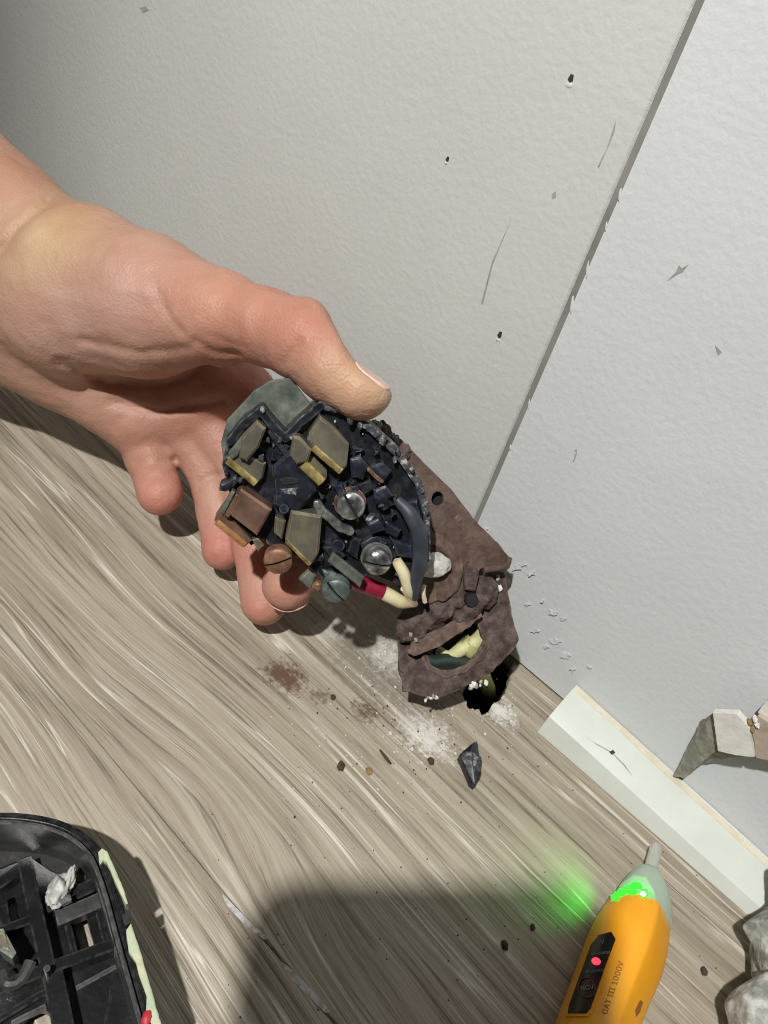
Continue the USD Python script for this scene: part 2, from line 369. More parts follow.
mat('copper_screw', [lin(106, 74, 56), lin(136, 98, 76), lin(160, 124, 100)], 320, 0.5, 0.35, bump=0.25)
mat('steel_screw', [lin(92, 94, 96), lin(150, 152, 152), lin(214, 214, 208)], 260, 0.25, 0.8, bump=0.2, contrast=(0.35, 0.65))
mat('verdigris', [lin(70, 82, 80), lin(98, 110, 107), lin(146, 156, 150)], 300, 0.45, 0.3, bump=0.3)
mat('rust', [lin(58, 42, 35), lin(82, 64, 55), lin(98, 80, 71), lin(128, 102, 84)], 120, 0.85, bump=0.8, bscale=600, bdist=0.001, detail=9, contrast=(0.28, 0.74), worn=(lin(128, 116, 108), 0.0006, 0.6))
mat('rust_dark', [lin(46, 36, 33), lin(78, 63, 57), lin(104, 90, 85), lin(160, 152, 148)], 280, 0.9, bdist=0.0012, worn=(lin(140, 130, 124), 0.0006, 0.6), detail=9, bump=0.9, bscale=700, contrast=(0.3, 0.82))
mat('rust_orange', [lin(66, 51, 43), lin(94, 75, 65), lin(122, 102, 90)], 260, 0.85, bump=0.7, bscale=600)
mat('wire_cream', [lin(190, 178, 136), lin(222, 212, 176)], 120, 0.5)
mat('wire_green', [lin(150, 152, 96), lin(190, 190, 128)], 120, 0.45)
mat('wire_pale', [lin(176, 172, 122), lin(212, 208, 160)], 200, 0.5)
mat('wire_teal', [lin(22, 32, 28), lin(36, 50, 44)], 120, 0.45)
mat('wire_black', [lin(38, 42, 50), lin(62, 67, 78)], 200, 0.5)
mat('wire_red', [lin(112, 16, 40), lin(150, 30, 60)], 200, 0.35)
mat('wire_tip', [lin(206, 186, 160), lin(236, 222, 204)], 300, 0.5)
mat('yellow_plastic', [lin(238, 160, 22), lin(246, 172, 34)], 60, 0.36, bump=0.06, bscale=900)
mat('panel_black', [lin(16, 16, 18), lin(26, 26, 28)], 100, 0.3)
mat('print_grey', [lin(120, 84, 32), lin(140, 100, 44)], 400, 0.6)
mat('print_white', [lin(120, 118, 116), lin(150, 148, 146)], 200, 0.6)
mat('print_red', [lin(96, 26, 26), lin(120, 34, 32)], 200, 0.6)
mat('grime', [lin(110, 72, 28), lin(150, 100, 40)], 300, 0.8)
mat('tip_plastic', [(0.50, 0.72, 0.50), (0.56, 0.76, 0.55)], 60, 0.3, transmission_weight=0.25, subsurface_weight=0.5, subsurface_scale=0.004, subsurface_radius=(0.6, 1.0, 0.6))
mat('prong_plastic', [(0.62, 0.66, 0.60), (0.68, 0.70, 0.64)], 60, 0.25, transmission_weight=0.5, ior=1.3)
mat('tip_glow', [(0.36, 0.70, 0.36), (0.42, 0.74, 0.40)], 300, 0.4, emission_color=(0.05, 1.0, 0.05), emission_strength=0.10)
mat('tip_lamp', [(0.02, 0.6, 0.02), (0.05, 0.85, 0.04)], 700, 0.4, emission_color=(0.03, 1.0, 0.03), emission_strength=0.8)
mat('tip_lamp_core', [(0.5, 1, 0.4), (0.5, 1, 0.4)], 200, 0.4, emission_color=(0.62, 1.0, 0.45), emission_strength=3.0)
mat('panel_lamp', [(0.9, 0.05, 0.08), (0.9, 0.05, 0.08)], 200, 0.4, emission_color=(1.0, 0.04, 0.08), emission_strength=1.8)
mat('housing_black', [lin(10, 10, 11), lin(18, 18, 20), lin(38, 38, 40)], 130, 0.25, bump=0.2, bscale=400, worn=(lin(84, 84, 84), 0.0006, 0.45), contrast=(0.3, 0.8), specular_ior_level=0.6)
mat('housing_edge', [lin(34, 34, 36), lin(72, 72, 72)], 260, 0.32, bump=0.25, worn=(lin(120, 120, 118), 0.0006, 0.5))
mat('housing_sooty', [lin(16, 16, 14), lin(30, 30, 27), lin(70, 70, 60)], 190, 0.6, bump=0.5, contrast=(0.35, 0.8))
mat('melt_white', [lin(150, 148, 144), lin(220, 218, 212)], 330, 0.5, bump=0.5)
mat('residue_green', [lin(110, 126, 104), lin(164, 180, 152), lin(190, 194, 164), lin(166, 152, 112)], 120, 0.55, bump=0.4, contrast=(0.25, 0.8))
mat('red_dab', [lin(160, 30, 44), lin(190, 50, 64)], 300, 0.5)
mat('cloth_grey', [lin(128, 130, 124), lin(162, 163, 156), lin(198, 198, 192)], 200, 0.85, bump=0.9, bscale=420, contrast=(0.38, 0.62), bdist=0.001)
mat('cloth_brown', [lin(110, 90, 80), lin(140, 118, 106)], 210, 0.9)
mat('chip_white', [lin(190, 188, 182), lin(220, 218, 212)], 400, 0.7)
mat('mark_dark', [lin(138, 138, 135), lin(176, 176, 172)], 500, 0.8)
mat('hole_dark', [lin(36, 34, 32), lin(60, 56, 52)], 500, 0.9)
mat('crumb_dark', [lin(44, 36, 28), lin(84, 70, 52)], 600, 0.9)
mat('crumb_brown', [lin(120, 96, 60), lin(150, 124, 84)], 600, 0.9)
mat('floor_scuff', [lin(150, 142, 130), lin(176, 174, 172), lin(190, 192, 196)], 420, 0.5, contrast=(0.4, 0.6))
mat('phone_black', [lin(20, 20, 22), lin(24, 24, 26)], 10, 0.35)
mat('nail_pink', [lin(214, 166, 152), lin(228, 190, 172)], 300, 0.3, coat_weight=0.2)

# ---------------------------------------------------------------- the setting: floor boards
floor = Thing('floor', kind='structure')
def catmull_ring(p, n=9):
    p = np.array(p); k = len(p); c = catmull(np.vstack([p[-2:], p, p[:3]]), n)[2 * n:(2 + k) * n]
    ctr = c.mean(0); a = np.arctan2(*(c - ctr).T); jag = meshkit.fbm(np.column_stack([c * 600, 0 * a]), 4, 2) - 0.5
    return ctr + (c - ctr) * (1.06 + 0.34 * jag)[:, None]
HOLE = [(468, 700), (466, 668), (478, 650), (500, 654), (511, 664), (508, 682), (496, 702), (483, 709)]
hole_poly = Polygon(catmull_ring([fl(*p)[:2] for p in HOLE]))
def board(x0, x1, y0, y1, cut=None, z0=-0.005, bev=0.0006):
    p = Polygon([(x0, y0), (x1, y0), (x1, y1), (x0, y1)])
    if cut is not None: p = p.difference(cut)
    return prism(p, -z0, bev)
rows = [(-0.138, 0.0045)] + [(-0.138 - 0.18 * (k + 1), -0.138 - 0.18 * k) for k in range(11)]
for k, (y0, y1) in enumerate(rows):
    off = [-0.65, -1.1, -0.8, -0.45][k % 4]
    xs = [-1.6, off, off + 1.2, 1.6]
    for a, b in zip(xs[:-1], xs[1:]):
        if b - a < 0.02: continue
        cut = hole_poly if k == 0 and a < -0.04 < b else None
        floor.part('plank', board(a + 0.0001, b - 0.0001, y0 + 0.0001, y1 - 0.0001, cut), 'floor_vinyl', smooth=30)
sub = prism(Polygon([(-1.6, -2.2), (1.6, -2.2), (1.6, 0.03), (-1.6, 0.03)]).difference(hole_poly.buffer(0.002)), 0.018, 0).translate((0, 0, -0.0051))
floor.part('underlay', sub, 'underlay')
pit = Manifold.cube((0.09, 0.07, 0.08)) - Manifold.cube((0.082, 0.062, 0.08)).translate((0.004, 0.004, 0.006))
floor.part('cable_pit', pit.translate((-0.085, -0.05, -0.1032)), 'underlay')

# ---------------------------------------------------------------- wall of two boards with an open seam
SEAM = -0.0806
wall = Thing('wall_back', kind='structure')
def panel(x0, x1):
    p = Polygon([(x0, 0.0015), (x1, 0.0015), (x1, 2.3), (x0, 2.3)])
    m = prism(p, 0.0125, 0.0006)                      # in (x, z), thickness along -y
    return m.transform(np.array([[1, 0, 0, 0], [0, 0, -1, 0], [0, 1, 0, 0]], float))
wall.part('panel', panel(-1.6, SEAM - 0.0010), 'wall_paint_warm')
wall.part('panel', panel(SEAM + 0.0010, 1.6), 'wall_paint_cool')
wall.part('backing', Manifold.cube((3.2, 0.02, 2.32)).translate((-1.6, 0.0045 + 0.008, -0.02)), 'gap_shadow')
wall.part('joint_filler', Manifold.cube((0.0024, 0.0098, 2.3)).translate((SEAM - 0.0012, 0.0008, 0.001)), 'gap_shadow')
WV, WF = np.array([[-1.6, 0, 0], [1.6, 0, 0], [1.6, 0, 2.3], [-1.6, 0, 2.3]]), np.array([[0, 1, 2], [0, 2, 3]])
def wallmark(name, px, material, thick, label=None):
    wall.part(name, drape(flat_patch(px, thick, 6.0), WV, WF, 0.00005), material, label=label)
for (x, y, s) in ((570, 80, 1.0), (499, 336, 0.8), (447, 160, 0.6)):
    wallmark('nail_hole', [(x - 2 * s, y - 1 * s), (x + 1 * s, y - 6 * s), (x + 4 * s, y - 5 * s), (x + 3 * s, y + 1 * s), (x, y + 3 * s)], 'hole_dark', 0.0001)
    wall.part('paint_chip', lump(wl(x - 1, y + 5 * s), (0.0007 * s, 0.0010 * s, 0.0002), n=(0, -1, 0), seed=int(x)), 'chip_white')
wallmark('scuff', [(667, 281), (676, 272), (679, 265), (682, 268), (689, 264), (683, 272), (678, 274)], 'mark_dark', 0.00006)
wallmark('scuff', [(552, 194), (556, 191), (556, 197), (552, 199)], 'mark_dark', 0.00006)
wallmark('scuff', [(598, 166), (607, 148), (616, 120), (615, 131), (606, 152), (599, 168)], 'mark_dark', 0.00004)
wallmark('scuff', [(573, 461), (576, 452), (574, 450), (577, 449), (577, 454), (574, 462)], 'mark_dark', 0.00006)
wallmark('scuff', [(715, 345), (722, 352), (718, 356)], 'mark_dark', 0.00003)
wallmark('scuff', [(481, 304), (492, 262), (512, 218), (493, 264), (483, 304)], 'mark_dark', 0.00003)
wallmark('scuff', [(140, 8), (146, 6), (149, 10), (143, 13)], 'mark_dark', 0.00005)
# flaked paint near the floor and along the seam
for x, y, a, b, s in ((519, 566, .0030, .0012, 1), (532, 573, .0020, .0007, 2), (484, 530, .0024, .0014, 3), (508, 578, .001, .0008, 4), (553, 612, .002, .0012, 5), (564, 618, .0014, .0009, 6),
                      (536, 630, .0017, .0010, 7), (547, 645, .0012, .001, 8), (556, 640, .0022, .0014, 9), (566, 655, .0018, .0016, 10), (574, 668, .0014, .001, 11), (528, 604, .0012, .0008, 12), (590, 666, .001, .0008, 13), (543, 600, .0008, .0006, 14)):
    rr = np.random.default_rng(s); t = np.linspace(0, 2 * math.pi, 15)[:-1]; q = (0.35 + 0.9 * rr.random(14)); u = rr.random() * 3
    sx, sy = a * 2600, b * 2600; ca, sa = math.cos(-0.7 + u * .3), math.sin(-0.7 + u * .3)
    ring = [(x + sx * q[i] * math.cos(t[i]) * ca - sy * q[i] * math.sin(t[i]) * sa, y + sx * q[i] * math.cos(t[i]) * sa + sy * q[i] * math.sin(t[i]) * ca) for i in range(14)]
    fv, ff = drape(flat_patch(ring, 0.0003, 1.5), WV, WF, 0.00012)
    fv = fv + np.array([0, -1, 0]) * (0.0006 * meshkit.fbm(fv * 900, 3, s) * (s % 3 + 1) / 2)[:, None]
    wall.part('paint_flake', (fv, ff), 'wall_paint_cool')
for k in range(9):                                    # ragged paint lip along the seam's right edge
    z = 0.07 + 0.19 * rng.random(); s = 0.0003 + 0.0006 * rng.random()
    wall.part('seam_flake', lump((SEAM + 0.0012, -0.0001, z), (s * (1 + 2 * rng.random()), s * .45, 0.0002), n=(0, -1, 0), amp=0.5, seed=k, sub=2), 'wall_paint_cool')

# ---------------------------------------------------------------- skirting moulding, loose at its left end
skirt = Thing('baseboard_back', kind='structure', loc=(-0.0172, 0, 0))
def skirting():
    xs = np.linspace(-0.0172, 1.2, 60); sec = []
    N = 18
    for x in xs:
        h = np.interp(x, [-0.0172, 0.0664, 0.1, 1.2], [0.0135, 0.0075, 0.0068, 0.0068])
        pts = [(-0.0004, 0.0), (-0.0004, h), (-0.0022, h)]; e = 0.68 * h
        for t in np.linspace(0, 1, N):
            a = t * np.pi / 2; pts.append((-0.0022 - 0.0148 * t, e + (h - e) * (1 - t ** 1.7)))
        pts += [(-0.019, 0.0003), (-0.0188, 0.0)]
        sec.append([(x, y, z) for y, z in pts])
    sec = np.array(sec); m, n = sec.shape[:2]; f = []
    for i in range(m - 1):
        for j in range(n):
            k = (j + 1) % n; f += [(i * n + j, (i + 1) * n + j, (i + 1) * n + k), (i * n + j, (i + 1) * n + k, i * n + k)]
    v = sec.reshape(-1, 3); c0, c1 = len(v), len(v) + 1
    v = np.vstack([v, sec[0].mean(0), sec[-1].mean(0)])
    for j in range(n):
        k = (j + 1) % n; f += [(c0, j, k), (c1, (m - 1) * n + k, (m - 1) * n + j)]
    return v, np.array(f)[:, ::-1]
SKV, SKF = skirting()
skirt.part('moulding', (SKV, SKF), 'skirting_paint', smooth=40)
def on_skirt(px, mt, name, t=0.00008): skirt.part(name, drape(flat_patch(px, t, 5.0), SKV, SKF, 0.00003), mt)
on_skirt([(574, 690), (580, 688), (768, 861), (766, 867), (720, 824), (660, 770), (620, 732)], 'skirting_raw', 'bare_edge', 0.0001)
on_skirt([(609, 752), (613, 750), (615, 753), (612, 755)], 'crumb_dark', 'nail_head', 0.0003)
on_skirt([(584, 735), (592, 741), (610, 751), (609.6, 752), (597, 745)], 'mark_dark', 'hairline_crack')
on_skirt([(614, 754), (625, 765), (633, 777), (624, 766), (613.6, 755)], 'mark_dark', 'hairline_crack')

# ---------------------------------------------------------------- broken plaster pieces by the right edge
pl = Thing('plaster_chunk', 'white broken plaster chunk with a grey torn side, above the skirting at the right', 'plaster', loc=wl(715, 750))
yf = -0.013
front = [wl(x, y, yf) for x, y in ((713, 713), (737, 714), (749, 728), (754, 757), (735, 755), (718, 751))]
pl.part('face', rough(hull(front + [p + np.array([0, 0.0022, 0]) for p in front]), 0.0002, 500, 3, 0.0012), 'plaster_white', smooth=50)
back = [p + np.array([0.0005, 0.0022, 0]) for p in front[:1] + front[-1:] + front[2:4]]
core = hull(back + [wl(700, 722, -0.001), wl(690, 742, -0.001), wl(688, 765, -0.001), wl(740, 740, -0.001), wl(700, 757, -0.002)])
core += hull([front[0] + np.array([0, .0022, 0]), front[-1] + np.array([0, .0022, 0]), wl(690, 742, -0.001), wl(676, 770, -0.0015), wl(673, 776, -0.003), wl(684, 778, -0.004), wl(700, 765, -0.0045)])
pl.part('torn_core', rough(core, 0.0005, 420, 5, 0.0012), 'plaster_core', label='grey torn plaster core', smooth=50)
p2 = Thing('plaster_chunk', 'broken plaster piece with a brown paper face, cut off by the right picture edge', 'plaster', loc=wl(775, 735))
f2 = [wl(x, y, -0.012) for x, y in ((752, 722), (758, 716), (790, 735), (800, 765), (756, 758))]
p2.part('paper_face', rough(hull(f2 + [p + np.array([0.001, 0.010, 0]) for p in f2]), 0.0004, 400, 7, 0.0015), 'kraft_brown', smooth=50)
f3 = [wl(x, y, -0.010) for x, y in ((758, 712), (766, 701), (800, 690), (800, 738), (772, 730))]
p2.part('white_face', rough(hull(f3 + [p + np.array([0.001, 0.009, 0.001]) for p in f3]), 0.0004, 400, 9, 0.0015), 'plaster_white', smooth=50)
for k, (x, y) in enumerate(((750, 722), (755, 719), (752, 729), (757, 724))):
    p2.part('splinter', lump(wl(x, y, -0.012), (.0012, .0008, .0008), amp=.5, seed=k, sub=2), ('crumb_brown', 'chip_white')[k % 2])

# ---------------------------------------------------------------- burnt receptacle
N0 = camdir(0.12, 0.30, -0.95)
D = Plane(P(330, 500, 0.236), N0)
rec = Thing('burnt_receptacle', 'burnt black receptacle block with brass contacts and screws, held in the hand', 'receptacle', loc=D.o)
body_px = [(226, 446), (258, 414), (284, 440), (318, 405), (345, 411), (392, 450), (421, 487), (428, 528), (425, 575), (404, 588), (372, 574), (352, 588), (322, 580), (300, 558), (268, 545), (244, 520), (229, 492), (222, 466)]
body = prism(D.poly(body_px), 0.013, 0.0008)
rec.part('body', rough(D.out(body), 0.00035, 500, 1, 0.0014), 'black_plastic', smooth=40)
rec.part('mounting_plate', D.slab([(221, 442), (227, 420), (254, 391), (270, 381), (290, 378), (300, 390), (316, 412), (300, 470), (240, 490), (224, 470)], -0.005, 0.0016, 0.0003), 'zinc_grey', label='grey galvanised plate')
# raised charred rim
rec.part('rim', rough(D.strip([(230, 442), (243, 425), (261, 411), (272, 425), (285, 439), (302, 422), (321, 406)], 0.0026, 0.0030, 0.010), 0.0003, 600, 2, 0.001), 'black_plastic')
rec.part('rim', rough(D.strip([(322, 406), (345, 412), (372, 430), (398, 454), (419, 484), (427, 515), (427, 560)], 0.0022, 0.0026, 0.012), 0.0005, 600, 4, 0.0009), 'char_crust', label='charred crusted rim')
for k, (x, y, r) in enumerate(((350, 420, .0014), (360, 426, .0012), (383, 440, .0016), (398, 452, .0012), (412, 470, .0011), (338, 409, .001), (395, 460, .001), (422, 490, .001), (263, 410, .0011), (292, 437, .001), (280, 440, .001), (427, 512, .0009))):
    rec.part('ash_blob', lump(D.at(x, y, 0.0034), (r, r * .7, r * .5), n=N0, amp=.5, seed=k, sub=2), 'char_crust')
rec.part('spacer', D.slab([(266, 432), (271, 430), (291, 455), (286, 460)], 0.003, 0.008), 'black_plastic')
rec.part('insulator_block', rough(D.slab([(272, 467), (290, 451), (304, 458), (317, 492), (294, 517), (274, 505)], 0.0050, 0.012, 0.0008), 0.00025, 500, 6, 0.0012), 'navy_plastic')
rec.part('burnt_patch', D.slab([(279, 480), (287, 477), (300, 479), (299, 484), (282, 486)], 0.0054, 0.002, 0.0003), 'soot')
rec.part('ash_patch', D.slab([(279, 489), (298, 488), (296, 496), (284, 495)], 0.0054, 0.002, 0.0004), 'char_crust')
rec.part('rivet', D.out(Manifold.cylinder(0.003, 0.0016, 0.0014, 20), 0.0035).translate(tuple(D.at(284, 506, 0.004) - D.o - N0 * 0.0035)), 'navy_plastic')

def cutaway(px, w, t): return D.slab(px, w, t, 0)
def contact(tag_, leaf, leaf2, edge, w, m1, m2, m3):
    a = rec.part(tag_, D.slab(leaf, w, 0.0105, 0.0007), m1)
    if leaf2: rec.part('second_leaf', D.slab(leaf2, w - 0.0030, 0.0090, 0.0006), m2, under=a)
    if edge: rec.part('worn_edge', tube([D.at(x, y, w - edge[2]) for x, y in edge[:2]], edge[3], 14, 4), m3, under=a)   # the folded rim of the sheet
    return a
contact('contact', [(257, 421), (266, 429), (259, 447), (247, 462), (239, 458), (241, 437)], [(226, 458), (239, 453), (266, 463), (263, 478), (255, 486), (240, 474)], [(228, 460), (256, 483), 0.0036, 0.0013], 0.0062, 'brass_tarnished', 'brass_tarnished', 'brass_bright')
rec.part('contact_fold', D.slab([(228, 454), (243, 434), (247, 438), (238, 456), (232, 460)], 0.0045, 0.006, 0.0004), 'zinc_grey')
contact('contact', [(293, 436), (300, 437), (312, 450), (308, 462), (297, 465), (290, 455)], [(297, 464), (309, 452), (327, 471), (327, 479), (318, 488)], [(303, 463), (322, 481), 0.0026, 0.0019], 0.0074, 'brass_tarnished', 'brass_tarnished', 'brass_bright')
contact('contact', [(320, 416), (334, 427), (349, 444), (347, 466), (340, 474), (313, 448), (309, 434)], [(307, 440), (318, 418), (321, 420), (313, 452)], [(313, 447), (341, 471), 0.0007, 0.0012], 0.0070, 'brass_tarnished', 'zinc_grey', 'brass_bright')
contact('contact', [(241, 489), (272, 510), (257, 536), (228, 514)], [(214, 521), (222, 509), (227, 517), (252, 541), (244, 548)], [(217, 521), (245, 544), 0.0038, 0.0013], 0.0066, 'copper_dull', 'copper_dull', 'copper_bright')
rec.part('contact_base', D.slab([(224, 508), (244, 496), (268, 536), (251, 546), (232, 522)], -0.001, 0.008, 0.0004), 'soot')
rec.part('contact_fold', D.slab([(220, 512), (232, 491), (235, 493), (224, 515)], 0.0060, 0.006, 0.0003), 'zinc_grey')
rec.part('contact_fold', D.slab([(224, 516), (236, 494), (239, 496), (229, 518)], 0.0064, 0.006, 0.0003), 'copper_dull')
contact('contact', [(291, 511), (322, 516), (319, 553), (311, 566), (285, 541)], [(275, 517), (286, 521), (282, 540), (274, 533)], [(287, 541), (310, 564), 0.0006, 0.0008], 0.0064, 'brass_tarnished', 'brass_tarnished', 'brass_bright')
# melted and broken plastic, bent metal
for k, (px, w, mt) in enumerate((
        ([(220, 484), (236, 476), (240, 482), (226, 492), (219, 491)], 0.004, 'navy_plastic'),
        ([(350, 459), (360, 457), (369, 466), (363, 480), (352, 478)], 0.0042, 'navy_plastic'),
        ([(370, 466), (384, 463), (392, 472), (384, 482), (372, 478)], 0.0036, 'navy_plastic'),
        ([(356, 484), (370, 480), (376, 490), (364, 496)], 0.0030, 'black_plastic'),
        ([(374, 490), (386, 486), (393, 496), (386, 504), (375, 505)], 0.0044, 'navy_plastic'),
        ([(388, 496), (395, 505), (384, 512), (378, 507)], 0.0034, 'black_plastic'),
        ([(332, 486), (342, 483), (347, 492), (338, 498)], 0.0036, 'navy_plastic'),
        ([(368, 524), (380, 518), (386, 530), (372, 536)], 0.0046, 'navy_plastic'),
        ([(384, 520), (402, 530), (398, 540), (386, 534)], 0.0040, 'navy_plastic'),
        ([(390, 538), (412, 546), (414, 560), (396, 556)], 0.0040, 'navy_plastic'),
        ([(360, 544), (376, 534), (394, 542), (392, 556), (366, 560)], 0.0026, 'navy_plastic'),
        ([(352, 536), (362, 540), (358, 560), (346, 552)], 0.0030, 'black_plastic'),
        ([(322, 548), (334, 544), (346, 556), (336, 566)], 0.0034, 'black_plastic'),
        ([(398, 502), (418, 500), (424, 524), (408, 530)], 0.0022, 'navy_plastic'))):
    rec.part('broken_plastic', rough(D.slab(px, w, 0.006, 0.0006), 0.0004, 600, 20 + k, 0.0012), mt)
rec.part('bent_tab', rough(D.strip([(318, 505), (322, 512), (332, 520), (340, 528), (350, 532)], 0.0026, 0.0056, 0.002), 0.0004, 500, 41, 0.001), 'steel_screw')
rec.part('copper_strip', rough(D.strip([(369, 470), (376, 477), (382, 482)], 0.0011, 0.0056, 0.003), 0.0001, 500, 42, 0.001), 'copper_dull')
rec.part('screw_hole', D.out(prism(affinity.scale(Point(*D.uv([(397, 491)])[0]).buffer(0.0027), 1.0, 0.55), 0.002, 0.0002), 0.0003), 'soot', label='dark oval screw hole')
rec.part('clamp_tab', D.slab([(328, 562), (333, 553), (364, 577), (360, 588)], 0.0078, 0.0022, 0.0004), 'zinc_grey')
rec.part('clamp_tab', D.slab([(299, 580), (309, 571), (316, 576), (311, 590)], 0.0030, 0.0030, 0.0004), 'zinc_grey')
rec.part('clamp_tab', D.slab([(252, 540), (259, 538), (264, 546), (258, 552)], 0.0030, 0.003, 0.0004), 'brass_tarnished')
rec.part('rust_bead', lump(D.at(318, 585, 0.004), (.0016, .0016, .0016), amp=.4, seed=3, sub=2), 'copper_screw')

rs = np.random.default_rng(21)
zones = [(340, 450, 400, 520), (345, 515, 420, 575), (262, 440, 300, 470), (318, 470, 350, 520), (300, 540, 350, 575), (225, 470, 245, 490)]
for k in range(46):                                   # small shards of burst plastic
    z_ = zones[min(5, int(rs.random() ** 1.5 * 6))]; x, y = rs.uniform(z_[0], z_[2]), rs.uniform(z_[1], z_[3]); r = rs.uniform(2.0, 5.2); t = np.sort(rs.random(6)) * 2 * math.pi
    w = rs.uniform(0.001, 0.0045)
    px = [(x + r * rs.uniform(.6, 1.5) * math.cos(q), y + r * rs.uniform(.5, 1.2) * math.sin(q)) for q in t]
    try: rec.part('plastic_shard', rough(D.slab(px, w, w + 0.0015, 0.0003), 0.0003, 700, 200 + k, 0.001), ('navy_plastic', 'black_plastic', 'navy_plastic', 'char_crust')[k % 4], smooth=25)
    except Exception: pass
for k in range(34):                                   # pale ash specks caught on the block
    x, y = rs.uniform(230, 424), rs.uniform(420, 580)
    if not Polygon(body_px).buffer(-6).contains(Point(x, y)): continue
    r = rs.uniform(.00025, .0006); rec.part('ash_speck', lump(D.at(x, y, rs.uniform(.0005, .004)), (r, r * .7, r * .5), n=N0, amp=.5, seed=k, sub=1), 'plaster_core')

def screw(px, py, w, m, ang, r=0.0044, dome=0.0016, tilt=N0, sm=None):
    head = Manifold.revolve(CrossSection([np.array([(0, -0.0030), (r, -0.0030), (r, -0.0004)] + [(r * math.cos(t), dome * math.sin(t)) for t in np.linspace(0.15, 1.4, 8)] + [(0, dome)])]), 40)
    slot = Manifold.cube((2.4 * r, 0.0009, 0.0030), True).rotate((0, 0, math.degrees(ang))).translate((0, 0, dome))
    shank = Manifold.cylinder(0.007, 0.0022, 0.0022, 16).translate((0, 0, -0.0098))
    s = rec.part('terminal_screw', place((head - slot) + shank, D.at(px, py, w), tilt), m, smooth=40)
    fl_ = Manifold.cube((1.96 * r, 0.00088, 0.0006), True).rotate((0, 0, math.degrees(ang))).translate((0, 0, dome - 0.0016))
    rec.part('slot', place(fl_, D.at(px, py, w), tilt), 'soot', under=s)
    if sm: rec.part('washer', place(Manifold.cylinder(0.0009, r * 1.12, r * 1.12, 30), D.at(px, py, w) - tilt * 0.0042, tilt), sm, under=s)
def angle_for(p, q):
    a, b, n = frame(N0); d = D.at(*q) - D.at(*p); return math.atan2(d @ b, d @ a)
screw(278, 561, 0.0055, 'copper_screw', angle_for((266, 565), (290, 557)), tilt=camdir(0.02, .42, -.9))
screw(351, 506, 0.0062, 'steel_screw', angle_for((343, 494), (357, 519)), sm='copper_dull')
screw(377, 562, 0.0072, 'steel_screw', angle_for((364, 566), (392, 570)), dome=0.0024, tilt=camdir(0.05, .35, -.93), sm='zinc_grey')
screw(336, 591, 0.0066, 'verdigris', angle_for((329, 583), (344, 602)), tilt=camdir(0.05, .5, -.86))
rec.part('screw_post', D.out(Manifold.cylinder(0.008, 0.0020, 0.0020, 20), 0).translate(tuple(D.at(338, 546, 0.0035) - D.o - N0 * 0.008)), 'navy_plastic')
rec.part('terminal_block', rough(D.slab([(322, 570), (350, 575), (356, 590), (330, 592)], 0.001, 0.006, 0.0006), 0.0003, 500, 47, 0.0012), 'verdigris')

# ---------------------------------------------------------------- rusted base plate
SP = Plane(P(455, 520, 0.262), camdir(0.30, 0.10, -0.95))
FLG = Plane(P(455, 645, 0.2695), camdir(0.10, -0.22, -0.97))
base = Thing('rusted_base_plate', 'rusted brown steel base plate with torn ring and crust, leaning at the wall', 'bracket', loc=FLG.o)
strap = SP.poly([(372, 424), (386, 428), (402, 440), (424, 462), (455, 493), (473, 518), (498, 543), (509, 557), (505, 565), (494, 566), (480, 569), (474, 585), (455, 596), (430, 604), (400, 590), (396, 520)])
strap = strap.difference(Point(*SP.uv([(438, 499)])[0]).buffer(0.0024))
base.part('strap', rough(SP.out(prism(strap, 0.0018, 0.0003)), 0.0008, 170, 11, 0.0014), 'rust', smooth=40)
lip = [SP.at(x, y, .0004) for x, y in ((484, 570), (496, 568), (506, 566), (510, 557))]
base.part('strap_lip', rough(tube(lip, [0.0012, 0.0013, 0.0013, 0.0008], 10), 0.0002, 500, 12), 'rust')
# knock-out ring, embossed
ring = [(423, 536), (440, 541), (454, 553), (459, 570), (455, 586), (444, 596)]
base.part('knockout_ring', rough(SP.strip(ring, 0.0042, 0.0016, 0.0028, 0.0008), 0.0003, 500, 13, 0.001), 'rust_orange')
base.part('plaster_wad', lump(SP.at(433, 566, 0.0026), (.0040, .0060, .0022), n=SP.n, amp=.35, seed=5), 'melt_white', label='white-grey plaster wad behind the wire')
base.part('screw_seat', SP.slab([(480, 573), (472, 562), (465, 568), (466, 590), (476, 592)], 0.0030, 0.0030, 0.0006), 'rust_dark')
for k, (x, y) in enumerate(((376, 428), (384, 432), (392, 441), (399, 452), (388, 447), (404, 452))):
    base.part('crust', lump(SP.at(x, y, 0.0008), (.0026, .0022, .0015), n=SP.n, amp=.5, scale=2.4, seed=30 + k), ('char_crust', 'rust')[k % 2])
base.part('torn_tooth', rough(SP.slab([(378, 428), (384, 420), (390, 428), (386, 436)], 0.001, .004, .0004), .0004, 500, 33, .001), 'soot')
flange = FLG.poly([(484, 567), (504, 572), (508, 588), (511, 606), (518, 640), (511, 653), (490, 672), (470, 685), (452, 693), (438, 698), (420, 695), (404, 691), (400, 668), (398, 640), (440, 590)])
inner = FLG.poly([(427, 655), (430, 664), (440, 670), (452, 670), (466, 664), (478, 652), (484, 640), (478, 624), (462, 620), (440, 640)])
flange = flange.difference(inner)
base.part('backing_tab', SP.slab([(425, 488), (448, 486), (452, 508), (430, 512)], -0.0035, 0.001), 'soot')
base.part('flange_ring', rough(FLG.out(prism(flange, 0.0020, 0.0004)), 0.0013, 190, 14, 0.0012), 'rust_dark', smooth=40)
base.part('back_tab', FLG.slab([(420, 640), (430, 618), (485, 612), (490, 640), (476, 672), (440, 682), (422, 670)], -0.0098, 0.001), 'soot')
rl = np.random.default_rng(9)
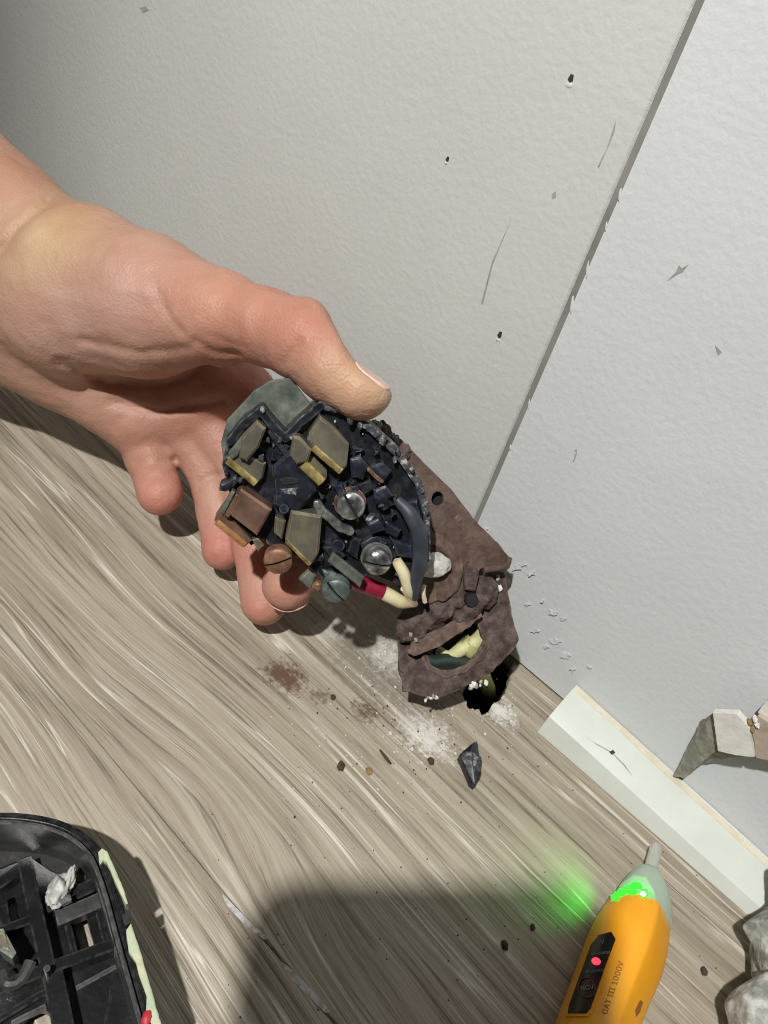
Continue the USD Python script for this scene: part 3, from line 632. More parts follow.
sp_in = Polygon([(388, 434), (402, 444), (470, 520), (500, 552), (480, 566), (430, 530), (432, 470)]); fl_in = Polygon([(404, 672), (420, 680), (470, 676), (508, 640), (500, 590), (490, 600), (492, 645), (466, 676), (430, 676)]).buffer(3)
for k in range(60):                                   # scabs of rust standing proud of the plates
    x, y = rl.uniform(388, 512), rl.uniform(430, 695); r = rl.uniform(.0006, .0022)
    if sp_in.contains(Point(x, y)) and y < 555: base.part('rust_scab', lump(SP.at(x, y, 0.0), (r, r * rl.uniform(.5, 1), .0005), n=SP.n, amp=.6, scale=2.2, seed=300 + k, sub=2), ('rust', 'rust_dark')[k % 2])
    elif fl_in.contains(Point(x, y)): base.part('rust_scab', lump(FLG.at(x, y, 0.0), (r, r * rl.uniform(.5, 1), .0006), n=FLG.n, amp=.6, scale=2.2, seed=300 + k, sub=2), ('rust_dark', 'rust_orange', 'rust_dark')[k % 3])
base.part('inner_lip', rough(FLG.strip([(424, 655), (430, 668), (446, 675), (464, 670), (482, 656), (490, 640)], 0.0020, 0.0012, 0.003, 0.0005), 0.0004, 400, 15, 0.001), 'rust')
crust = [((430, 612), (.012, .0062, .0055), 1), ((456, 596), (.0105, .0055, .0055), 2), ((480, 592), (.0068, .0060, .0045), 3), ((414, 628), (.0068, .0046, .0042), 4), ((468, 609), (.0066, .004, .004), 6)]
m = None
cs_ = []
for (x, y), r, s in crust:
    a = FLG.at(x, y, 0.0032)
    dirx = FLG.at(490, 590) - FLG.at(400, 632); dirx /= np.linalg.norm(dirx); diry = np.cross(FLG.n, dirx)
    sph = trimesh.creation.icosphere(subdivisions=3); v = np.array(sph.vertices) * r
    cs_.append(Manifold(manifold3d.Mesh((v @ np.array([dirx, diry, FLG.n]) + a).astype(np.float32), np.array(sph.faces).astype(np.uint32))))
m = cs_[0]
for c in cs_[1:]: m += c
base.part('clamp_crust', rough(m, 0.0022, 330, 16, 0.0011), 'rust_dark', label='lumpy corroded cable clamp', smooth=50)
bar = hull([FLG.at(x, y, w) for x, y in ((407, 652), (412, 642), (450, 626), (478, 608), (482, 616), (470, 626), (440, 646), (414, 656)) for w in (0.0015, 0.0050)])
base.part('clamp_bar', rough(bar, 0.0010, 380, 17, 0.0011), 'rust_orange', smooth=50)
base.part('bolt', place(Manifold.cylinder(0.004, 0.0026, 0.0024, 8), FLG.at(468, 598, 0.0058), camdir(.25, .1, -.95)), 'soot')
base.part('wire_stub', rough(tube([FLG.at(430, 584, .006), FLG.at(440, 589, .0075), FLG.at(452, 594, .0065)], 0.0017, 8), .0004, 500, 3), 'rust')
for k, (x, y, r) in enumerate(((411, 634, .001), (414, 622, .0012), (416, 640, .0009), (430, 604, .0008), (478, 588, .0009), (500, 588, .0014), (498, 578, .0012), (494, 560, .0009), (484, 575, .001))):
    base.part('ash_blob', lump(FLG.at(x, y, 0.0066 if x < 480 else .0012), (r * .8, r * .55, r * .4), n=FLG.n, amp=.7, scale=2.2, seed=60 + k, sub=2), 'chip_white' if k % 2 else 'plaster_core')
for k in range(16):
    x, y = ((432, 696), (476, 684))[k % 2]; x += rng.normal(0, 5); y += rng.normal(0, 2.2); r = rng.uniform(.0004, .0010)
    base.part('plaster_crumb', lump(FLG.at(x, y, -0.0004), (r, r * .75, r * .6), n=FLG.n, amp=.6, scale=2.0, seed=80 + k, sub=2), ('chip_white', 'plaster_core')[k % 3 == 0])

# ---------------------------------------------------------------- cable through the floor, its wires at the terminals
cb = Thing('cable', 'cable with cream, green and black wires rising from the floor hole', 'cable', loc=fl(485, 690))
cb.part('sheath', tube([fl(490, 700, -0.05), fl(488, 690, -0.012), fl(484, 680, 0.002), FLG.at(474, 655, -0.006), FLG.at(462, 640, -0.004)], [0.0032, 0.0032, .0031, 0.003, 0.003], 14), 'wire_green', label='yellowish green cable sheath')
cb.part('wire', tube([FLG.at(492, 622, -0.005), FLG.at(478, 640, -0.004), FLG.at(462, 649, -0.0035), FLG.at(449, 656, -0.005), FLG.at(438, 650, -0.007)], [.0026, .0028, .0026, .0020, .0016], 12), 'wire_pale', label='pale yellowish wire under the ring')
cb.part('wire', tube([FLG.at(470, 664, -0.005), FLG.at(448, 661, -0.0045), FLG.at(432, 662, -0.004), FLG.at(415, 650, -0.004)], 0.0028, 12), 'wire_teal', label='dark green wire under the ring')
cb.part('wire', tube([FLG.at(462, 652, -0.007), FLG.at(444, 668, -0.006), FLG.at(436, 676, -0.0065)], 0.0009, 8), 'wire_teal')
cb.part('wire', tube([D.at(397, 500, 0.0022), D.at(410, 514, 0.0044), D.at(419, 535, 0.0050), D.at(420, 560, 0.0045), D.at(416, 580, 0.003), D.at(415, 599, 0.001)], [.0016, .0024, .0026, .0025, .0022, .0010], 12), 'wire_black', label='burnt black wire bent over the block')
cb.part('wire', tube([D.at(396, 560, 0.0025), D.at(404, 574, 0.0028), D.at(409, 590, 0.0015), D.at(414, 601, -0.002)], [.0017, .0020, .0018, .0010], 12), 'wire_cream')
cb.part('wire', tube([D.at(404, 588, 0.0008), D.at(412, 600, -0.001), D.at(416, 604, -0.003)], [.0013, .0010, .0008], 8), 'wire_tip')
w3 = cb.part('wire', tube([D.at(374, 588, -0.001), D.at(390, 596, -0.001), D.at(402, 602, -0.0015), D.at(416, 604, -0.004)], [.0024, .0024, .0022, .0010], 12), 'wire_cream')
cb.part('red_sleeve', tube([D.at(346, 578, -0.0015), D.at(360, 583, -0.001), D.at(383, 592, -0.001)], .0027, 14), 'wire_red', under=w3, label='red sleeve')
cb.part('bare_strand', tube([D.at(424, 585, -.003), D.at(423, 592, -.002), D.at(425, 602, -.003)], .0008, 8), 'wire_tip')

# ---------------------------------------------------------------- the hand (one continuous skin)
def J(px, py, z): return np.array([(px - 384) * z / F, (py - 512) * z / F, z]) * 1000.0
def hand_field(H, X, Y, Z):
    def cap(a, b, r1, r2):
        a, b = np.asarray(a, np.float32), np.asarray(b, np.float32); ba = b - a
        t = np.clip(((X - a[0]) * ba[0] + (Y - a[1]) * ba[1] + (Z - a[2]) * ba[2]) / (ba @ ba), 0, 1)
        return np.sqrt((X - a[0] - t * ba[0]) ** 2 + (Y - a[1] - t * ba[1]) ** 2 + (Z - a[2] - t * ba[2]) ** 2) - (r1 + t * (r2 - r1))
    def smin(a, b, k):
        h = np.maximum(k - np.abs(a - b), 0) / k; return np.minimum(a, b) - h * h * k * 0.25
    def chain(js, k=3.0):
        d = None
        for (a, ra), (b, rb) in zip(js[:-1], js[1:]):
            c = cap(a, b, ra, rb); d = c if d is None else smin(d, c, k)
        return d
    jf = lambda L: [(J(x, y, z / 1000.0), r) for x, y, z, r in L]
    # forearm and wrist
    arm = smin(cap(J(-340, -170, .322), J(-5, 222, .280), 33, 21.5), cap(J(-380, -60, .345), J(-20, 300, .300), 34, 24), 16)
    # palm: heel, metacarpal rays, thenar
    palm = chain(jf([(-20, 300, 300, 24), (60, 350, 296, 20), (135, 420, 298, 13.0)]), 10)
    for L in ([(-10, 270, 292, 22), (100, 350, 296, 15), (180, 418, 299, 11.5)], [(0, 250, 290, 20), (120, 340, 295, 14), (205, 405, 297, 11.5)], [(10, 240, 288, 18), (130, 325, 291, 13), (222, 378, 291, 12.0)]):
        palm = smin(palm, chain(jf(L), 10), 9)
    thenar = chain(jf([(15, 245, 280, 20), (85, 278, 268, 22.5), (150, 300, 258, 19.5), (212, 318, 247, 12.0)]), 9)
    low = chain(jf([(-6, 288, 282, 21), (70, 318, 272, 18.5), (150, 332, 265, 13.5), (205, 328, 254, 9.5)]), 9)
    thenar = smin(thenar, low, 12)
    palm = smin(palm, thenar, 8); palm = smin(palm, arm, 22)
    thumb = chain(jf([(190, 310, 251, 13.6), (222, 316, 246, 12.4), (262, 326, 239, 11.2), (306, 341, 232, 11.8), (335, 364, 229, 10.6), (363, 386, 226.5, 8.8)]), 4)
    # pad of the thumb tip, flattened nail side
    thumb = smin(thumb, cap(J(330, 372, .2275), J(360, 391, .2260), 8.6, 7.9), 4)
    c0 = J(363, 390, .2265); nA = np.array([.55, -.80, -.24]); nA /= np.linalg.norm(nA); nB = np.array([.90, -.43, -.05]); nB /= np.linalg.norm(nB)
    b0 = J(351, 361, .2265)
    dA = (X - c0[0]) * nA[0] + (Y - c0[1]) * nA[1] + (Z - c0[2]) * nA[2] - 4.9
    dB = (X - b0[0]) * nB[0] + (Y - b0[1]) * nB[1] + (Z - b0[2]) * nB[2]
    cut = smin(dA, dB, 3.0); thumb = -smin(-thumb, -cut, 3.0)
    d = smin(palm, thumb, 9)
    # fingers: curled under and behind the block
    fing = [[(222, 385, 292, 12.0), (246, 392, 291, 10.5), (292, 440, 287, 10.0), (306, 520, 276, 9.6), (300, 562, 268, 9.3), (288, 584, 264, 8.9)],
            [(203, 412, 299, 11.5), (240, 468, 298, 9.6), (257, 545, 288, 8.8), (264, 602, 281, 8.4)],
            [(182, 424, 301, 11.2), (208, 466, 301, 8.6), (220, 515, 298, 8.2), (223, 549, 293, 8.0)],
            [(140, 430, 300, 10.5), (150, 458, 300, 8.8), (160, 493, 292, 8.4)]]
    for k, L in enumerate(fing):
        c = chain(jf(L), 3.0); d = smin(d, c, (4.5, 1.6, 1.6, 2.6)[k])
    # creases and folds, in the picture plane, shallow
    PX, PY = X / Z * F + 384, Y / Z * F + 512
    def crease(pts, depth, sig):
        nonlocal d
        m_ = None
        for a, b in zip(pts[:-1], pts[1:]):
            a, b = np.array(a, np.float32), np.array(b, np.float32); ba = b - a
            t = np.clip(((PX - a[0]) * ba[0] + (PY - a[1]) * ba[1]) / (ba @ ba), 0, 1)
            q = (PX - a[0] - t * ba[0]) ** 2 + (PY - a[1] - t * ba[1]) ** 2; m_ = q if m_ is None else np.minimum(m_, q)
        d = d + depth * np.exp(-m_ / (2 * sig * sig))
    crease([(-4, 258), (18, 228), (48, 203)], 1.5, 3.2)
    crease([(20, 245), (50, 218), (66, 206)], -0.5, 6)
    crease([(152, 272), (158, 292), (170, 318), (182, 332)], 0.8, 2.0)
    crease([(283, 364), (292, 351), (300, 341)], 0.8, 2.0)
    crease([(292, 360), (304, 346)], 0.4, 1.6)
    crease([(196, 340), (214, 352), (240, 354)], 0.9, 2.2)
    crease([(206, 334), (226, 342), (244, 346)], 0.5, 1.8)
    crease([(60, 362), (110, 384), (165, 384), (210, 366)], 1.4, 3.4)
    crease([(110, 402), (160, 412), (222, 400)], 1.2, 3.0)
    crease([(80, 340), (140, 352), (190, 348)], 0.8, 3.0)
    crease([(136, 462), (150, 466), (176, 458)], 0.9, 2.0)
    crease([(200, 482), (212, 476), (226, 474)], 0.8, 2.0)
    crease([(205, 520), (226, 512), (240, 510)], 0.6, 1.8)
    crease([(246, 560), (262, 566), (272, 560)], 0.6, 1.8)
    crease([(140, 480), (160, 478), (178, 470)], 0.4, 1.8)
    return d

H = 1.12
lo, hi = np.array([-300., -215., 208.]), np.array([14., 46., 344.])
ax = [np.arange(lo[i], hi[i], H, dtype=np.float32) for i in range(3)]
X, Y, Z = np.meshgrid(*ax, indexing='ij')
DF = hand_field(H, X, Y, Z)
DF[0] = np.maximum(DF[0], 0.5); DF[:, 0] = np.maximum(DF[:, 0], 0.5); DF[:, :, -1] = np.maximum(DF[:, :, -1], 0.5)
hv, hf = surface_nets(DF, lo, H)
cam2w = np.column_stack([RT, DN, FW])
hm = trimesh.Trimesh(hv, hf, process=False)
cc = trimesh.graph.connected_component_labels(hm.face_adjacency, node_count=len(hf))
hf = hf[cc == np.bincount(cc).argmax()]
hm = trimesh.Trimesh(hv, hf, process=False); hm.remove_unreferenced_vertices()
hv, hf = np.array(hm.vertices), np.array(hm.faces); hv = relax(hv, hf, 6); hm = trimesh.Trimesh(hv, hf, process=False)
nrm = np.array(hm.vertex_normals)
hv = hv + nrm * ((meshkit.fbm(hv * 0.22, 4, 3) - 0.5) * 0.9)[:, None]
hpx = hv[:, 0] / hv[:, 2] * F + 384; hpy = hv[:, 1] / hv[:, 2] * F + 512
skin = np.tile(np.array(lin(186, 144, 125)), (len(hv), 1))
def dab(px, py, r, colour, s, zmax=None):
    global skin
    w = s * np.exp(-((hpx - px) ** 2 + (hpy - py) ** 2) / (2 * r * r))
    skin = skin * (1 - w[:, None]) + np.array(colour) * np.array([0.80, 0.80, 0.80]) * w[:, None]
for a in ((62, 232, 26, lin(214, 188, 140), .75), (30, 262, 26, lin(210, 180, 138), .5), (70, 205, 22, lin(196, 148, 116), .6), (120, 300, 40, lin(206, 164, 150), .5),
          (215, 300, 34, lin(210, 146, 122), .6), (275, 315, 30, lin(208, 140, 118), .6), (312, 330, 18, lin(206, 132, 112), .6), (345, 378, 22, lin(222, 180, 140), .75), (378, 396, 10, lin(226, 190, 150), .7),
          (60, 320, 34, lin(200, 158, 148), .4), (190, 400, 40, lin(186, 120, 102), .6), (250, 390, 30, lin(190, 122, 106), .7), (158, 500, 20, lin(216, 140, 122), .8), (222, 548, 24, lin(214, 138, 122), .85),
          (262, 612, 18, lin(214, 142, 124), .7), (292, 590, 22, lin(204, 136, 116), .6), (120, 440, 30, lin(196, 140, 118), .5), (240, 350, 14, lin(170, 104, 88), .5), (20, 160, 30, lin(200, 146, 118), .5), (212, 350, 14, lin(168, 104, 88), .5)):
    dab(*a)
mott = meshkit.fbm(hv * 0.09, 4, 8) - 0.5
skin = 0.9 * skin * (1 + np.array([0.25, 0.45, 0.5]) * mott[:, None])
nodes = {'a': ('attribute', {'attribute': 'skin'}), 'g': ('geometry', {}), 'n': ('noise_texture', {'scale': 900, 'detail': 3}), 'v': ('voronoi_texture', {'scale': 1100}),
         'm': ('math', {'math_type': 'multiply_add', 'value2': 0.6}), 'b': ('bump', {'strength': 0.32, 'distance': 0.0004}),
         'p': ('principled_bsdf', {'roughness': 0.52, 'specular_ior_level': 0.35, 'subsurface_weight': 0.12, 'subsurface_scale': 0.003, 'subsurface_radius': (1.0, 0.35, 0.2)})}
LOOKS['skin'] = usdkit.material(stage, '/World/Looks/skin', nodes, [('a.color', 'p.base_color'), ('g.position', 'n.vector'), ('g.position', 'v.vector'), ('n.fac', 'm.value1'), ('v.distance', 'm.value3'), ('m.value', 'b.height'), ('b.normal', 'p.normal')], surface='p.BSDF')
hand_loc = CAM + cam2w @ (J(100, 320, .285) / 1000)
hand = Thing('hand', 'bare left hand and wrist holding the burnt block between thumb and fingers', 'hand', loc=hand_loc)
HW = CAM + (hv / 1000) @ cam2w.T
hp = hand.part('skin', (HW, hf), 'skin', smooth=True)
pv = UsdGeom.PrimvarsAPI(stage.GetPrimAtPath(hp)).CreatePrimvar('skin', Sdf.ValueTypeNames.Color3fArray, UsdGeom.Tokens.vertex)
pv.Set(Vt.Vec3fArray.FromNumpy(np.clip(skin, 0, 1).astype(np.float32)))

def nail(center, along, normal, la, lw, ln, h=0.35, lift=0.35):
    """a nail: shell of the finger's own surface inside an ellipsoid"""
    c = J(*center); along = np.array(along, float); along /= np.linalg.norm(along); normal = np.array(normal, float); normal -= along * (normal @ along); normal /= np.linalg.norm(normal)
    side = np.cross(normal, along); R_ = max(la, lw, ln) + 2
    ax_ = [np.arange(c[i] - R_, c[i] + R_, h, dtype=np.float32) for i in range(3)]
    x, y, z = np.meshgrid(*ax_, indexing='ij'); d = hand_field(h, x, y, z)
    q = lambda v_: (x - c[0]) * v_[0] + (y - c[1]) * v_[1] + (z - c[2]) * v_[2]
    e = ((np.abs(q(along) / la) ** 3 + np.abs(q(side) / lw) ** 3 + np.abs(q(normal) / ln) ** 3) ** (1 / 3.) - 1) * min(la, lw, ln)
    f_ = np.maximum(np.maximum(d - lift, -(d + 0.5)), e)
    v, f = surface_nets(f_, [a[0] for a in ax_], h); v = relax(v, f, 5)
    return CAM + (v / 1000) @ cam2w.T, f
hand.part('thumbnail', nail((371, 378, .2250), (34, 23, -1.5), (.55, -.80, -.24), 6.4, 5.8, 4.0, lift=0.45), 'nail_pink', smooth=40)
hand.part('fingernail', nail((289, 606, .2665), (-8, 20, -6), (.0, .45, .9), 5.0, 7.4, 3.6, lift=0.7), 'nail_pink', smooth=40)

# ---------------------------------------------------------------- receptacle cover lying open side up, lower left
def vs(px, zt, zb, bev=0.0005): return prism(Polygon([fl(x, y, zt)[:2] for x, y in px]).buffer(0), zt - zb, bev).translate((0, 0, zt))
def vstrip(px, width, zt, zb, bev=0.0004):
    return prism(LineString([fl(x, y, zt)[:2] for x, y in px]).buffer(width / 2, cap_style='flat', join_style='mitre'), zt - zb, bev).translate((0, 0, zt))
ZT = 0.025
cov = Thing('receptacle_cover', 'black plastic receptacle cover lying open side up, lower left corner', 'cover', loc=fl(20, 960))
outer = [(-150, 860), (-110, 832), (-60, 814), (-20, 809), (20, 809), (55, 815), (80, 826), (97, 840), (106, 853), (118, 884), (131, 930), (147, 985), (160, 1030), (186, 1120), (120, 1190), (-60, 1240), (-160, 1200)]
op = Polygon(catmull([fl(x, y, ZT)[:2] for x, y in outer + outer[:1]], 5)).buffer(0)
def ringz(p, a, zt, zb, bev=0.0005): return prism(p.buffer(0).difference(p.buffer(-a)), zt - zb, bev).translate((0, 0, zt))
cov.part('side_wall', ringz(op, 0.0034, ZT - 0.0012, 0.0, 0.0014), 'housing_black', smooth=45)
cov.part('rim_lip', ringz(op.buffer(-0.0030), 0.0010, ZT, 0.004, 0.0004), 'housing_edge', label='worn grey rim line')
plate = op.buffer(-0.0032)
for h_ in ([(71, 914), (84, 909), (95, 948), (82, 954)], [(7, 900), (15, 896), (21, 922), (10, 926)]):
    plate = plate.difference(Polygon([fl(x, y, 0.006)[:2] for x, y in h_]))
plate = plate.difference(Point(*fl(37, 1026, 0.006)[:2]).buffer(0.0034))
cov.part('face_plate', prism(plate, 0.004, 0).translate((0, 0, 0.006)), 'housing_black', smooth=30)
cov.part('soot_patch', vs([(-40, 850), (10, 838), (60, 836), (90, 866), (84, 884), (50, 870), (30, 856), (-30, 880)], 0.0066, 0.0055, 0.0002), 'housing_sooty')
def rib(px, width, zt=0.020, m_='housing_black', zb=0.0058):
    zt = 0.0058 + (zt - 0.0058) * 0.38; cov.part('rib', vstrip(px, width, zt, zb), m_)
rib([(24, 858), (34, 905), (48, 968)], 0.0036, 0.023)
rib([(-70, 1008), (0, 987), (47, 968), (118, 942)], 0.0030, 0.022)
rib([(52, 972), (58, 1000), (70, 1060), (84, 1120)], 0.0048, 0.021)
rib([(-60, 895), (0, 882), (22, 866)], 0.0030, 0.020)
rib([(46, 906), (94, 884)], 0.0036, 0.017)
rib([(56, 918), (101, 899)], 0.0040, 0.0185, 'housing_edge')
rib([(-50, 948), (0, 930), (38, 916)], 0.0022, 0.016)
rib([(66, 917), (75, 955)], 0.0016, 0.013); rib([(97, 905), (107, 945)], 0.0016, 0.013)
rib([(2, 905), (7, 932)], 0.0024, 0.013); rib([(36, 920), (44, 958)], 0.0024, 0.012)
rib([(-20, 1040), (0, 1018), (40, 994), (52, 990)], 0.0016, 0.012); rib([(10, 1060), (14, 1022), (46, 1006)], 0.0014, 0.009, 'housing_edge')
rib([(76, 988), (116, 966)], 0.0012, 0.0074, 'housing_edge'); rib([(102, 1040), (110, 1000), (114, 968)], 0.0010, 0.0070)
cov.part('inner_wall', vstrip([(88, 846), (97, 866), (108, 905), (120, 945), (134, 992), (150, 1045)], 0.0026, 0.018, 0.006), 'housing_edge')
cov.part('hook', tube([fl(2, 974, .010), fl(6, 984, .011), fl(16, 984, .011), fl(25, 975, .011), fl(31, 962, .011)], .0017, 10), 'housing_edge')
cov.part('contact_clip', vs([(-14, 930), (3, 928), (16, 952), (12, 958), (0, 950)], 0.017, 0.010), 'zinc_grey', label='dull metal contact clip')
cov.part('clip_edge', vs([(-6, 934), (4, 932), (10, 950), (2, 948)], 0.0175, 0.016, .0003), 'brass_tarnished')
cov.part('boss', Manifold.cylinder(0.012, 0.0009, 0.0008, 12).translate(tuple(fl(47, 969, .015) + np.array([0, 0, -.0115]))), 'housing_edge')
cov.part('melted_blob', lump(fl(58, 891, .012), (.0042, .0028, .0028), amp=.4, scale=2.2, seed=7), 'melt_white', label='white melted blob')
cov.part('melted_blob', lump(fl(70, 880, .012), (.0034, .0014, .0016), amp=.4, scale=2.2, seed=9), 'melt_white')
cov.part('foil_scrap', rough(vs([(58, 900), (70, 894), (72, 900), (62, 904)], .014, .012, .0003), .0004, 500, 3, .001), 'steel_screw')
for px, s in (([(98, 852), (102, 848), (107, 851), (116, 871), (124, 889), (128, 903), (126, 904), (119, 890), (112, 874), (107, 862), (103, 860), (100, 864)], 1), ([(126, 930), (131, 923), (140, 950), (150, 985), (163, 1030), (155, 1030), (146, 1012), (147, 996), (139, 974), (136, 962), (129, 952)], 2), ([(122, 915), (130, 910), (131, 922), (125, 926)], 3)):
    cov.part('residue_streak', rough(vs(px, ZT + 0.0003, ZT - 0.004, .0003), .0003, 500, s, .001), 'residue_green' if s != 3 else 'housing_sooty', label='pale green residue on the rim' if s != 3 else None)
cov.part('red_dab', lump(fl(147, 1018, ZT), (.0016, .0012, .0007), amp=.3, seed=2, sub=2), 'red_dab')

# ---------------------------------------------------------------- voltage tester
A0, A1 = fl(651, 858, 0.009), fl(601, 1010, 0.0105)
axis = A1 - A0; axis[2] = 0; axis /= np.linalg.norm(axis); sidev = np.array([-axis[1], axis[0], 0.0])
if sidev @ RT < 0: sidev = -sidev
def along(px, py, z): return float((fl(px, py, z) - A0) @ axis)
pen = Thing('voltage_tester', 'yellow voltage tester pen with glowing green tip lying on the floor', 'tester', loc=(A0[0] + 0.03 * axis[0], A0[1] + 0.03 * axis[1], 0))
SEC = np.array([(-1.0, .42), (-.93, .66), (-.72, .86), (-.30, 1.0), (.02, 1.0), (.22, .95), (.93, .55), (1.0, .38), (.95, .16), (.72, .02), (.3, 0.0), (-.3, 0.0), (-.72, .02), (-.95, .18)])
def chaikin(p, k=2):
    for _ in range(k):
        q = np.roll(p, -1, 0); p = np.stack([.75 * p + .25 * q, .25 * p + .75 * q], 1).reshape(-1, 2)
    return p
def loft(stations, sec):
    """stations: (distance along axis, half width, z of bottom, height, sideways shift)"""
    out = []; n = len(sec)
    for s, hw, zb, ht, sx in stations:
        out.append(np.array([A0 * [1, 1, 0] + axis * s + sidev * (sx + hw * a) + np.array([0, 0, zb + ht * b]) for a, b in sec]))
    v = np.vstack(out + [out[0].mean(0)[None], out[-1].mean(0)[None]]); m_ = len(out); f = []
    for i in range(m_ - 1):
        for j in range(n):
            k = (j + 1) % n; f += [(i * n + j, i * n + k, (i + 1) * n + k), (i * n + j, (i + 1) * n + k, (i + 1) * n + j)]
    for j in range(n):
        k = (j + 1) % n; f += [(m_ * n, k, j), (m_ * n + 1, (m_ - 1) * n + j, (m_ - 1) * n + k)]
    t = trimesh.Trimesh(v, np.array(f), process=False)
    if t.volume < 0: t.invert()
    return np.array(t.vertices), np.array(t.faces)
SB = chaikin(SEC, 2)
def interp(st, n=5):
    st = np.array(st); t = np.arange(len(st)); return np.column_stack([catmull(st, n)[:, i] for i in range(st.shape[1])])
body_st = [(0.0190, .0086, .0024, .0168, .0022), (0.0194, .0096, .0014, .0188, .0022), (0.0245, .0106, .0006, .0208, .0021), (0.030, .0112, .0, .0220, .0020), (0.036, .0112, 0, .0222, .0018), (0.045, .0106, 0, .0218, .0014), (0.060, .0102, 0, .0214, .001), (0.095, .0100, 0, .021, 0), (0.140, .0098, .0, .020, 0), (0.150, .0075, .002, .015, 0)]
PV, PF = loft(interp(body_st, 4), SB)
pen.part('body', (PV, PF), 'yellow_plastic', smooth=35)
tip_st = [(0.0196, .0090, .0022, .0172, .0022), (0.015, .0083, .0030, .0152, .002), (0.0095, .0062, .0042, .0120, .0014), (0.0060, .0042, .0056, .0086, .001), (0.0045, .0030, .0064, .0064, .001)]
th = np.linspace(0, 2 * np.pi, 40, endpoint=False); CIRC = np.column_stack([np.cos(th), 0.5 + 0.5 * np.sin(th)])
TV, TF = loft(interp([(s, w, zb, h_, x) for s, w, zb, h_, x in tip_st], 4), CIRC)
pen.part('tip_cap', (TV, TF), 'tip_plastic', label='translucent green tip cap', smooth=60)
pr_st = [(0.006, .0022, .0072, .0046, .001), (0.000, .0020, .0074, .0042, .0006), (-0.0035, .0019, .0076, .0038, .0003), (-0.0052, .0013, .0083, .0026, .0003), (-0.0057, .0004, .0092, .0008, .0003)]
pen.part('probe_tip', loft(interp(pr_st, 4), CIRC), 'prong_plastic', label='clear probe tip', smooth=60)
AV, AF = join([(PV, PF), (TV, TF)])
pen.part('lit_ring', drape(flat_patch([(611, 902), (613, 892), (622, 884), (634, 876), (646, 878), (654, 892), (656, 901), (648, 898), (636, 894), (626, 895), (619, 898)], .0002, 3), AV, AF, .00005), 'tip_glow', label='softly lit green base of the tip')
lamp = None
for x_, y_, a_w, b_w in ((616, 897, 4.5, 4.5), (622, 893, 4.5, 3.8), (629, 890, 5, 4), (636, 888, 6.5, 5.5), (644, 894, 4.5, 4.5), (632, 893, 6, 2.5)):
    lamp = pen.part('tip_lamp', drape(flat_patch([(x_ + a_w * math.cos(t), y_ + b_w * math.sin(t)) for t in np.linspace(0, 2 * math.pi, 12, endpoint=False)], .0003, 2), AV, AF, .0001), 'tip_lamp', label='glowing green lamp spot')
pen.part('lamp_core', drape(flat_patch([(640, 895), (643, 893), (646, 896), (644, 898), (641, 897)], .0002, 2), AV, AF, .0005), 'tip_lamp_core', under=lamp)
frame_px = [(597, 935), (613, 931), (619, 940), (609, 967), (594, 1011), (588, 1017), (566, 1017), (567, 1006), (590, 945)]
pen.part('panel_frame', drape(flat_patch(frame_px, .00025, 4), PV, PF, .00002), 'yellow_plastic')
pp = pen.part('display_panel', drape(flat_patch([(600, 936), (612, 933), (616, 940), (606, 966), (591, 1009), (587, 1014), (569, 1014), (570, 1007), (592, 946)], .0003, 4), PV, PF, .0002), 'panel_black', label='black indicator panel')
def oval(x, y, a, b, n=14): return [(x + a * math.cos(t), y + b * math.sin(t)) for t in np.linspace(0, 2 * math.pi, n, endpoint=False)]
pen.part('indicator_lamp', drape(flat_patch(oval(597.5, 963, 4.0, 3.4), .0004, 2), PV, PF, .0005), 'panel_lamp', under=pp, label='lit red indicator')
def lettering(text, x, y, hpx, ang, m_, under=None, stretch=1.0, lift=0.0006):
    t = meshkit.text_mesh(text, 1.0, 0.02); v = np.array(t.vertices); f = np.array(t.faces)
    ca, sa = math.cos(ang), math.sin(ang)
    xx, yy = v[:, 0] * hpx * stretch, -v[:, 1] * hpx
    q = np.column_stack([x + xx * ca - yy * sa, y + xx * sa + yy * ca, v[:, 2] * 0.004]); f = f[:, ::-1]
    pen.part('lettering', drape((q, f), PV, PF, lift), m_, under=under, smooth=False)
ANG = math.atan2(-59, 19)
lettering('CAT III 1000V', 607, 1015, 5.6, ANG, 'print_grey', lift=0.00004)
lettering('12~1000V', 586.5, 975, 2.6, -0.12, 'print_white', pp); lettering('V', 602, 945, 3.8, -0.12, 'print_white', pp)
lettering('48~1000V', 592.5, 957, 2.6, -0.12, 'print_white', pp); lettering('NCV', 582, 992, 4.4, -0.12, 'print_white', pp)
arc = np.array(oval(588, 989, 10, 11, 40))
pen.part('button_ring', drape(arr(Manifold.extrude(CrossSection([np.array(oval(588, 989, 8.5, 10.5, 28)), np.array(oval(588, 989, 7.2, 9.2, 28))], manifold3d.FillRule.EvenOdd), 0.0001)), PV, PF, .0006), 'print_red', under=pp)
pen.part('grime', drape(flat_patch([(640, 1000), (643, 1002), (640, 1012), (636, 1017), (635, 1010)], .00005, 3), PV, PF, .00003), 'grime')
gl = UsdLux.SphereLight.Define(stage, '/World/tip_lamp_light')
gl.CreateRadiusAttr(0.0015); gl.CreateNormalizeAttr(True); gl.CreateIntensityAttr(0.0030); gl.CreateColorAttr(Gf.Vec3f(0.08, 1.0, 0.06))
gs = UsdLux.ShapingAPI.Apply(gl.GetPrim()); gs.CreateShapingConeAngleAttr(62.0); gs.CreateShapingConeSoftnessAttr(0.9)
look(gl, fl(603, 889, 0.011), fl(560, 882, 0.0))

